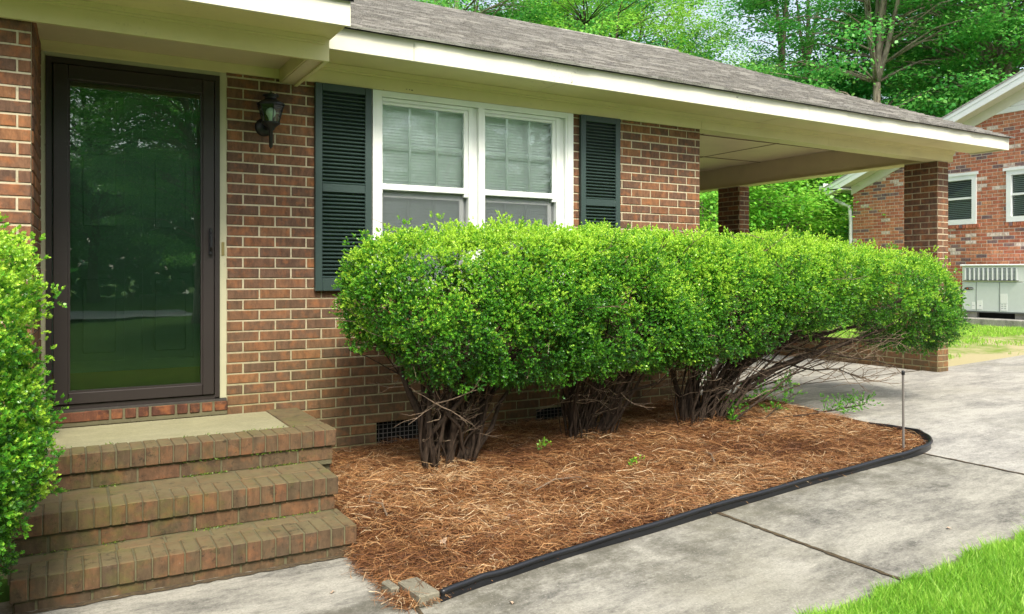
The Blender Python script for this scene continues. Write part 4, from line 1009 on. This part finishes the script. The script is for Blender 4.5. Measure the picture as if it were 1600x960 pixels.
YEL = ('yellowish', dict(seed=43, Ht=15, cz=9, rx=5.0, rz=6.2, ncl=190, per=230, leaf=.12, cr=.75, tr=.20, leaders=4, fork=.4, flat=.5, sparse=.25), 2, M_tbd)
DEP = ('deep', dict(seed=47, Ht=15, cz=8.2, rx=5.2, rz=6.8, ncl=210, per=250, leaf=.15, cr=.95, tr=.25, leaders=4, fork=.35, flat=.45), 1, M_tbd)
LOW = ('low', dict(seed=53, Ht=4.6, cz=2.5, rx=2.2, rz=2.0, ncl=150, per=170, leaf=.09, cr=.55, tr=.07, leaders=5, fork=.2, flat=.35), 2, M_tb)
EVG = ('evergreen', dict(seed=59, Ht=8, cz=3.8, rx=2.0, rz=3.9, ncl=150, per=120, leaf=.13, cr=.65, tr=.12, leaders=2, fork=.3, flat=.3), 1, M_tbd)
def at(px, Rr):
    a = R(29.8) + math.atan((px - 800) / 1231); return Rr * math.sin(a), -5.25 + Rr * math.cos(a)
TREES = [
 (MAP, 'maple_tree', 1366, 25, .92, 1.0, 'pale grey maple trunk forking into upright limbs right of centre above the carport'),
 (DRP, 'maple_tree', 1555, 28, 1.0, .4, 'broad green tree spreading layered boughs over the neighbouring gable'),
 (DRP, 'maple_tree', 1690, 31, 1.15, 2.6, 'green tree at the far right top corner of the photo above the red brick gable'),
 (SLN, 'slender_tree', 1222, 36, 1.0, .3, 'slender dark trunk with open foliage beside the patch of pale sky'),
 (SLN, 'slender_tree', 1262, 39, 1.05, 1.9, 'second thin dark trunk just right of the patch of pale sky'),
 (YEL, 'young_tree', 1052, 37, .95, .2, 'yellow green tree above the ridge left of the pale sky gap'),
 (DEP, 'tree', 965, 36, .95, .9, 'deep green tree showing over the middle of the shingle ridge'),
 (YEL, 'young_tree', 930, 27, .85, 2.2, 'light green tree with a dark trunk rising behind the middle of the roof'),
 (MAP, 'maple_tree', 820, 32, .95, 3.6, 'leafy maple rising behind the left part of the shingle ridge'),
 (DRP, 'maple_tree', 715, 26, .95, 4.0, 'bright green boughs at the top edge where the roof ridge leaves the photo'),
 (DEP, 'tree', 1478, 46, 1.25, 2.9, 'tall deep green tree behind the forked maple and the broad tree'),
 (DEP, 'tree', 880, 45, 1.2, 4.5, 'tall deep green tree far behind the leftmost maple'),
 (DEP, 'tree', 1600, 42, 1.3, 1.2, 'tall dark tree behind the upper right corner'),
 (LOW, 'small_tree', 1225, 21, 1.0, .6, 'low spreading pale green tree seen under the carport roof'),
 (LOW, 'small_tree', 1112, 20, 1.15, 2.0, 'low bright tree seen between the house corner and the rear brick column'),
 (LOW, 'small_tree', 1165, 29, 1.5, 3.1, 'leafy green tree behind the rear brick column of the carport'),
 (EVG, 'evergreen_tree', 1292, 27, 1.0, .0, 'dark evergreen seen through the carport left of the red brick house'),
 (LOW, 'small_tree', 1330, 31, 1.4, 4.2, 'small tree beside the downspout of the red brick house'),
 (YEL, 'young_tree', 1240, 40, .62, 1.0, 'green tree filling the view under the carport beam'),
]
for kd, nm, px, Rr, sc, rot, lb in TREES:
    x, y = at(px, Rr); tree(kd, nm, x, y, lb, sc, rot)
# trees across the street, seen mirrored in the door and windows
for i, (x, y, kd, sc) in enumerate(((3.2, -17, DRP, .75), (-4, -33, MAP, 1.0), (9, -36, DEP, 1.1), (17, -31, MAP, 1.0), (1.5, -40, DEP, 1.2), (-13, -36, DEP, 1.1), (26, -38, DEP, 1.2))):
    tree(kd, 'street_tree', x, y, 'green tree across the lawn mirrored in the door and window glass', sc, i * 1.3, 'trees mirrored in the glass', z=-.1)
r = np.random.default_rng(78); n = 30000; x = r.uniform(-45, 60, n); z = 8.5 * r.uniform(0, 1, n) ** .8; P = np.stack([x, -50 + r.uniform(-4, 4, n) + 2 * np.sin(x * .3), z], 1)
aa = norm(r.normal(size=(n, 3))); s_ = norm(np.cross(aa, norm(r.normal(0, .5, (n, 3)) + [0, .5, 1]))); L = r.uniform(.5, 1.1, (n, 1))
tag(quads('street_woods', np.stack([P, P + aa * L * .5 + s_ * L * .4, P + aa * L, P + aa * L * .5 - s_ * L * .4], 1), M_tl[1], .4 + .25 * wob(P, .5, 6)), kind='stuff')
# far woodland that reads as one mass
r = np.random.default_rng(77); n = 60000; px = r.uniform(560, 1760, n); Rr = r.uniform(52, 66, n); a = R(29.8) + np.arctan((px - 800) / 1231)
h = 9.5 + 2.5 * np.sin(a * 40) + 1.5 * np.sin(a * 97) - 6.5 * np.exp(-((px - 1205) / 75) ** 2); z = h * r.uniform(0, 1, n) ** .7
P = np.stack([Rr * np.sin(a), -5.25 + Rr * np.cos(a), z + .5], 1); P += np.stack([wob(P, .8, 3), wob(P, .8, 4), .6 * wob(P, .7, 5)], 1) * .8
aa = norm(r.normal(size=(n, 3)) * [1, 1, .5]); s = norm(np.cross(aa, norm(r.normal(0, .5, (n, 3)) + [0, 0, 1]))); L = r.uniform(.35, .8, (n, 1))
V = np.stack([P, P + aa * L * .5 + s * L * .4, P + aa * L, P + aa * L * .5 - s * L * .4], 1)
tag(quads('far_woods', V, M_tl[1], .45 + .25 * wob(P, .6, 6) + r.normal(0, .12, n)), kind='stuff')

# ================================================================== NEIGHBOURING HOUSE
nh = tag(empty('neighbor_house', (16, 3, .5)), 'red brick gable end house with white trim next door', 'house'); NP = []
def Nn(o): NP.append(o); return o
NX = 15.4; rk = lambda y: 4.30 + .40 * (3.95 - y)      # brick line under the rake
YL, YR = 6.27, -2.0
NH = [(YL - 4.33, YL - 3.52, 2.353, 3.345), (YL - 2.96, YL - 2.10, 2.353, 3.345), (YL - .2, YL + .3, 2.353, 3.0)]
m = MB()
def um(z):
    if z > 4.42: return (0, 0)
    return (max(0, (z - rk(YL)) / .40) if z > rk(YL) else 0, YL - YR)
bricks(m, (NX, YL, 0), (0, -1, 0), (-1, 0, 0), YL - YR, .40, 4.40, NH[:2], umax=um, seed=70, jit=.001)
Nn(m.build('brick_wall', M_nbrick))
m = MB(); yb = sorted({YL, YR, 4.33, 3.52, 2.96, 2.10, 3.65})
for a, b in zip(yb, yb[1:]):
    ra, rb = min(4.42, rk(a)), min(4.42, rk(b)); hole = any(lo <= (a + b) / 2 <= hi for lo, hi in ((3.52, 4.33), (2.10, 2.96)))
    for (z0, z1a, z1b) in (((.3, 2.353, 2.353), (3.345, ra, rb)) if hole else ((.3, ra, rb),)):
        m.hexa([(NX - .001, a, z0), (NX + .08, a, z0), (NX + .08, b, z0), (NX - .001, b, z0), (NX - .001, a, z1a), (NX + .08, a, z1a), (NX + .08, b, z1b), (NX - .001, b, z1b)])
Nn(m.build('mortar', M_nmortar))
m = MB(); m.box(NX + .20, NX + 6, YR, YL - .01, .3, 3.2); Nn(m.build('rear_walls', M_nmortar))
m = MB()      # frieze under the gable vent, rake boards, soffit
m.box(NX - .025, NX - .0, -2, 3.62, 4.40, 4.50)
def rake(m, x0, x1, dz0, dz1, ya=6.75, yb=-.5):
    f = lambda y: 4.396 + .40 * (4.076 - y)
    m.hexa([(x0, ya, f(ya) + dz0), (x1, ya, f(ya) + dz0), (x1, yb, f(yb) + dz0), (x0, yb, f(yb) + dz0), (x0, ya, f(ya) + dz1), (x1, ya, f(ya) + dz1), (x1, yb, f(yb) + dz1), (x0, yb, f(yb) + dz1)])
rake(m, 15.05, 15.075, -.19, 0); rake(m, 15.04, 15.0495, -.07, .0)
Nn(m.build('rake_board', M_vinyl))
m = MB(); rake(m, 15.076, 15.398, -.17, -.155); Nn(m.build('rake_soffit', m_plain('soffit_vinyl', (.62, .60, .50, 1), .5)))
m = MB(); rake(m, NX - .03, NX - .0005, -.36, -.171, 6.3); Nn(m.build('rake_frieze', m_paint('offwhite_trim', (.68, .66, .55, 1), .2)))
m = MB(); z = 4.505
while z < 5.4:
    yl = 4.076 - (z + .03 - 4.396 + .34) / .40
    m.hexa([(NX - .006, yl, z), (NX - .006, -1, z), (NX + .0, -1, z + .085), (NX + .0, yl, z + .085), (NX - .022, yl, z), (NX - .022, -1, z), (NX - .010, -1, z + .085), (NX - .010, yl, z + .085)]); z += .088
Nn(m.build('gable_louvres', M_vinyl))
m = MB(); f = lambda y: 4.396 + .40 * (4.076 - y)
m.hexa([(15.03, 6.9, f(6.9) + .001), (22, 6.9, f(6.9)), (22, .5, f(.5)), (15.03, .5, f(.5) + .001), (15.03, 6.9, f(6.9) + .03), (22, 6.9, f(6.9) + .03), (22, .5, f(.5) + .03), (15.03, .5, f(.5) + .03)])
Nn(m.build('shingle_roof', M_shing))
m = MB(); m.box(15.05, 22, 6.29, 6.80, 3.26, 3.29); m.box(15.06, 22, 6.78, 6.80, 3.292, 3.44); Nn(m.build('eave_soffit', M_vinyl))
m = MB(); m.box(15.08, 22, 6.81, 6.92, 3.27, 3.39); m.tube([(15.35, 6.84, 3.26), (15.36, 6.80, 3.12), (15.38, 6.55, 2.98), (15.40, 6.36, 2.9), (15.42, 6.34, 2.6), (15.42, 6.34, .6)], .042, 8); Nn(m.build('gutter', M_vinyl))
for (y1, y0) in ((4.33, 3.52), (2.96, 2.10)):
    w = empty('window'); Nn(w)
    z0, z1 = 2.353, 3.345; m = MB(); x0, x1 = NX - .03, NX + .05; t = .085
    m.box(x0, x1, y0, y0 + t, z0, z1); m.box(x0, x1, y1 - t, y1, z0, z1); m.box(x0, x1, y0 + t, y1 - t, z1 - .12, z1); m.box(x0, x1, y0 + t, y1 - t, z0, z0 + .10); m.box(x0 - .02, x0 - .0005, y0 - .05, y1 + .05, z1 - .035, z1 + .02)
    m.box(x0 + .02, x1 - .001, y0 + t, y1 - t, 2.845, 2.885); m.build('window_frame', M_vinyl, w)
    m = MB(); m.box(NX + .03, NX + .034, y0 + t, y1 - t, z0 + .10, z1 - .12); m.build('glass_pane', M_glassw, w)
    m = MB(); z = z0 + .1
    while z < z1 - .12: m.hexa([(NX + .055, y0 + t, z), (NX + .075, y0 + t, z + .02), (NX + .075, y1 - t, z + .02), (NX + .055, y1 - t, z), (NX + .055, y0 + t, z + .003), (NX + .075, y0 + t, z + .023), (NX + .075, y1 - t, z + .023), (NX + .055, y1 - t, z + .003)]); z += .036
    m.build('blind', m_plain('grey_blind', (.30, .34, .34, 1), .6) if 'grey_blind' not in bpy.data.materials else bpy.data.materials['grey_blind'], w)
    m = MB(); m.box(NX + .09, NX + .1, y0, y1, z0, z1); m.build('interior_dark', M_dark, w)
    m = MB(); y = y0 - .06
    while y < y1 + .02: m.bevbox(NX - .03, NX + .02, y, y + BH, z0 - .075, z0 - .006, .003, .001); y += CP
    Nn(m.build('sill_bricks', M_nbrick))
for o in NP: o.parent = nh; o.matrix_parent_inverse = Matrix.Translation(-nh.location)
# package air conditioner
ac = tag(empty('air_conditioner', (14.9, 2.5, .55)), 'grey metal package air conditioner on a pad against the red brick house', 'air conditioner'); AP = []
M_ac = m_plain('ac_metal', (.66, .70, .69, 1), .45, var=.06); M_acw = m_plain('ac_light', (.80, .82, .81, 1), .45, var=.05)
m = MB(); m.bevbox(14.5, 15.32, 1.15, 3.28, .70, 1.235, .01); AP.append(m.build('cabinet', M_ac))
m = MB(); m.bevbox(14.5, 15.32, 1.15, 3.28, 1.24, 1.52, .008); m.bevbox(14.47, 15.34, 1.12, 3.31, 1.522, 1.555, .01); AP.append(m.build('top_hood', M_acw))
m = MB(); m.box(14.490, 14.4995, 2.31, 3.21, 1.275, 1.485); o = m.build('grille_recess', m_plain('coil_grey', (.22, .24, .27, 1), .6)); AP.append(o)
m = MB()
for i in range(12): y = 2.31 + .9 * i / 11; m.box(14.478, 14.4895, y - .011, y + .011, 1.27, 1.49)
for i in range(1, 9): z = 1.275 + .21 * i / 9; m.box(14.4845, 14.4895, 2.31, 3.21, z - .002, z + .002)
AP.append(m.build('coil_guard', M_acw))
m = MB(); m.box(14.470, 14.4995, 2.28, 3.24, 1.258, 1.268); m.box(14.494, 14.4995, 3.012, 3.018, .71, 1.23); m.box(14.494, 14.4995, 2.60, 2.606, .71, 1.23); m.box(14.485, 15.33, 1.13, 3.29, .685, .699); AP.append(m.build('panel_seams', m_plain('seam_grey', (.12, .13, .13, 1), .6)))
m = MB(); m.lathe((14.495, 3.145, 1.115), [(.0, -.004), (.085, -.004), (.088, .0)], 24, 'y'); 
m2 = MB(); vs = [(v[0], v[1], v[2]) for v in m.v]
m = MB(); pts = [(14.492, 3.145 + .088 * math.cos(t), 1.115 + .026 * math.sin(t)) for t in np.linspace(0, 2 * math.pi, 24, endpoint=False)]; m.add(pts + [(14.4995, p[1], p[2]) for p in pts], [tuple(range(24))] + [(i, (i + 1) % 24, 24 + (i + 1) % 24, 24 + i) for i in range(24)]); AP.append(m.build('oval_badge', m_plain('badge_dark', (.03, .03, .035, 1), .4)))
m = MB(); pts = [(14.4905, 3.175 + .016 * math.cos(t), 1.115 + .014 * math.sin(t)) for t in np.linspace(0, 2 * math.pi, 16, endpoint=False)]; m.add(pts + [(14.4915, p[1], p[2]) for p in pts], [tuple(range(16))] + [(i, (i + 1) % 16, 16 + (i + 1) % 16, 16 + i) for i in range(16)]); AP.append(m.build('badge_emblem', m_plain('badge_red', (.55, .12, .05, 1), .4)))
# badge lettering
tc = bpy.data.curves.new('badge_lettering', 'FONT'); tc.body = 'TRANE'; tc.size = .036; tc.align_x = 'LEFT'; tc.extrude = .0008
to = bpy.data.objects.new('badge_lettering', tc); COL.objects.link(to); tc.materials.append(m_plain('badge_white', (.7, .7, .7, 1), .5)); to.rotation_euler = (R(90), 0, R(-90)); to.location = (14.490, 3.152, 1.102)
bpy.context.view_layer.update()
me = bpy.data.meshes.new_from_object(to.evaluated_get(bpy.context.evaluated_depsgraph_get())); mw = to.matrix_world.copy(); me.transform(mw)
bpy.data.objects.remove(to); o = bpy.data.objects.new('badge_lettering', me); COL.objects.link(o); AP.append(o)
M_stk = m_plain('white_sticker', (.85, .86, .85, 1), .5, var=.03); m = MB()
for (y0, y1, z0, z1) in ((3.035, 3.10, .74, .87), (2.91, 3.005, .74, .90), (2.475, 2.59, .86, 1.03), (2.475, 2.59, .73, .85)): m.box(14.496, 14.4995, y0, y1, z0, z1)
AP.append(m.build('stickers', M_stk))
m = MB()
for z in (.765, .80, .83):
    for y in (2.49, 2.54): m.box(14.4945, 14.4958, y, y + .035, z, z + .008)
m.box(14.4945, 14.4958, 2.925, 2.96, .80, .81); m.box(14.4945, 14.4958, 3.05, 3.085, .80, .806); AP.append(m.build('sticker_print', m_plain('print_grey', (.3, .32, .34, 1), .5)))
m = MB(); m.box(14.53, 14.72, 3.02, 3.27, .585, .6845); AP.append(m.build('support_block', M_drive)); m = MB(); m.box(14.53, 15.3, 1.2, 2.36, .585, .6845); AP.append(m.build('support_block', M_drive))
m = MB(); m.box(14.60, 15.3, 2.361, 3.019, .585, .684); AP.append(m.build('crawl_gap', M_dark))
reparent(ac, AP)
m = MB(); m.bevbox(14.22, 15.38, 0.9, 4.3, .42, .584, .01); tag(m.build('equipment_pad', M_drive), 'long concrete pad under the grey air conditioner', 'concrete pad')

# ================================================================== SMALL LITTER
def leaf_mesh(seed, s):
    r_ = random.Random(seed); m = MB(); n = 9; vs = [(0, 0, .004 * s / .05)]
    for i in range(n):
        a = 2 * math.pi * i / n; q = s * (.55 + .45 * (i % 2)) * r_.uniform(.7, 1.1); vs.append((q * math.cos(a), q * math.sin(a) * .6, abs(r_.uniform(.1, .4)) * s * (1 if i % 3 else .3)))
    m.add(vs, [(0, 1 + i, 1 + (i + 1) % n) for i in range(n)]); return m
M_dl = m_plain('dead_leaf', (.45, .33, .23, 1), .7, var=.5, sc=60)
for i, (x, y, lb) in enumerate(((3.25, -1.25, 'curled tan dead leaf on the straw below the middle shrub'), (2.05, -1.65, 'pinkish dead leaf on the straw near the front edging, left part'), (1.62, -1.75, 'brown dead leaf on the straw right of the lowest step'),
        (2.62, -1.55, 'pale dead leaf on the straw in front of the nearest shrub'), (3.9, -1.15, 'long tan dead leaf on the straw between middle and leaning shrubs'), (2.3, -1.15, 'dry leaf lying under the nearest shrub'),
        (4.25, -1.35, 'dry leaf on the straw in front of the leaning shrub'), (1.75, -2.02, 'crumpled brown leaf beside the left end of the edging'))):
    o = leaf_mesh(i, random.uniform(.025, .042)).build('dead_leaf', M_dl); o.location = (x, y, float(mulch_z(np.float64(x), np.float64(y))) + .014); o.rotation_euler = (R(random.uniform(-25, 25)), R(random.uniform(-25, 25)), random.uniform(0, 6)); tag(o, lb, 'dead leaf', 'dead leaves on the straw')
for i, (x, y, lb) in enumerate(((3.75, -2.98, 'small orange leaf on the sidewalk near the lawn'), (1.62, -2.42, 'tan leaf scrap on the sidewalk below the open end of the edging'), (1.02, -1.9, 'small reddish scrap on the walk before the steps'))):
    o = leaf_mesh(40 + i, .022).build('dead_leaf', M_dl); o.location = (x, y, gz(x) + .004); o.rotation_euler = (0, 0, i * 2.0); tag(o, lb, 'dead leaf')
for i, (pts, lb) in enumerate((([(1.48, -1.35, 0), (1.50, -1.22, 0), (1.46, -1.12, 0), (1.52, -1.0, 0)], 'bare crooked twig on the straw beside the steps'), ([(2.35, -1.42, 0), (2.5, -1.38, 0), (2.68, -1.40, 0)], 'straight pale twig lying on the straw before the nearest shrub'), ([(3.55, -1.6, 0), (3.62, -1.5, 0), (3.64, -1.42, 0)], 'short twig on the straw near the middle of the edging'))):
    m = MB(); m.tube([(p[0], p[1], float(mulch_z(np.float64(p[0]), np.float64(p[1]))) + .02 + .01 * (j % 2)) for j, p in enumerate(pts)], [.006, .005, .004, .003][:len(pts)], 6); tag(m.build('fallen_twig', bpy.data.materials['twig_bark']), lb, 'twig')
# small weeds in the straw
def weed(x, y, lb, seed, n=22, h=.09):
    r_ = np.random.default_rng(seed); z = float(mulch_z(np.float64(x), np.float64(y))); B = np.array([x, y, z]) + r_.normal(0, .02, (n, 3)) * [1, 1, 0] + np.array([0, 0, 1.0]) * r_.uniform(0, h, (n, 1))
    Q, T = twig_leaves(B, norm(r_.normal(0, .5, (n, 3)) + [0, 0, 1]), np.full(n, .03), 5, .022, .010, r_, r_.uniform(.4, .8, n)); o = quads('weed', Q, M_boxleaf, T); tag(o, lb, 'weed')
weed(2.75, -.85, 'small green weed in the straw between the first two shrubs', 3, 12, .06); weed(3.1, -1.35, 'pale sprig of weed in the straw below the middle shrub', 4, 9, .05)
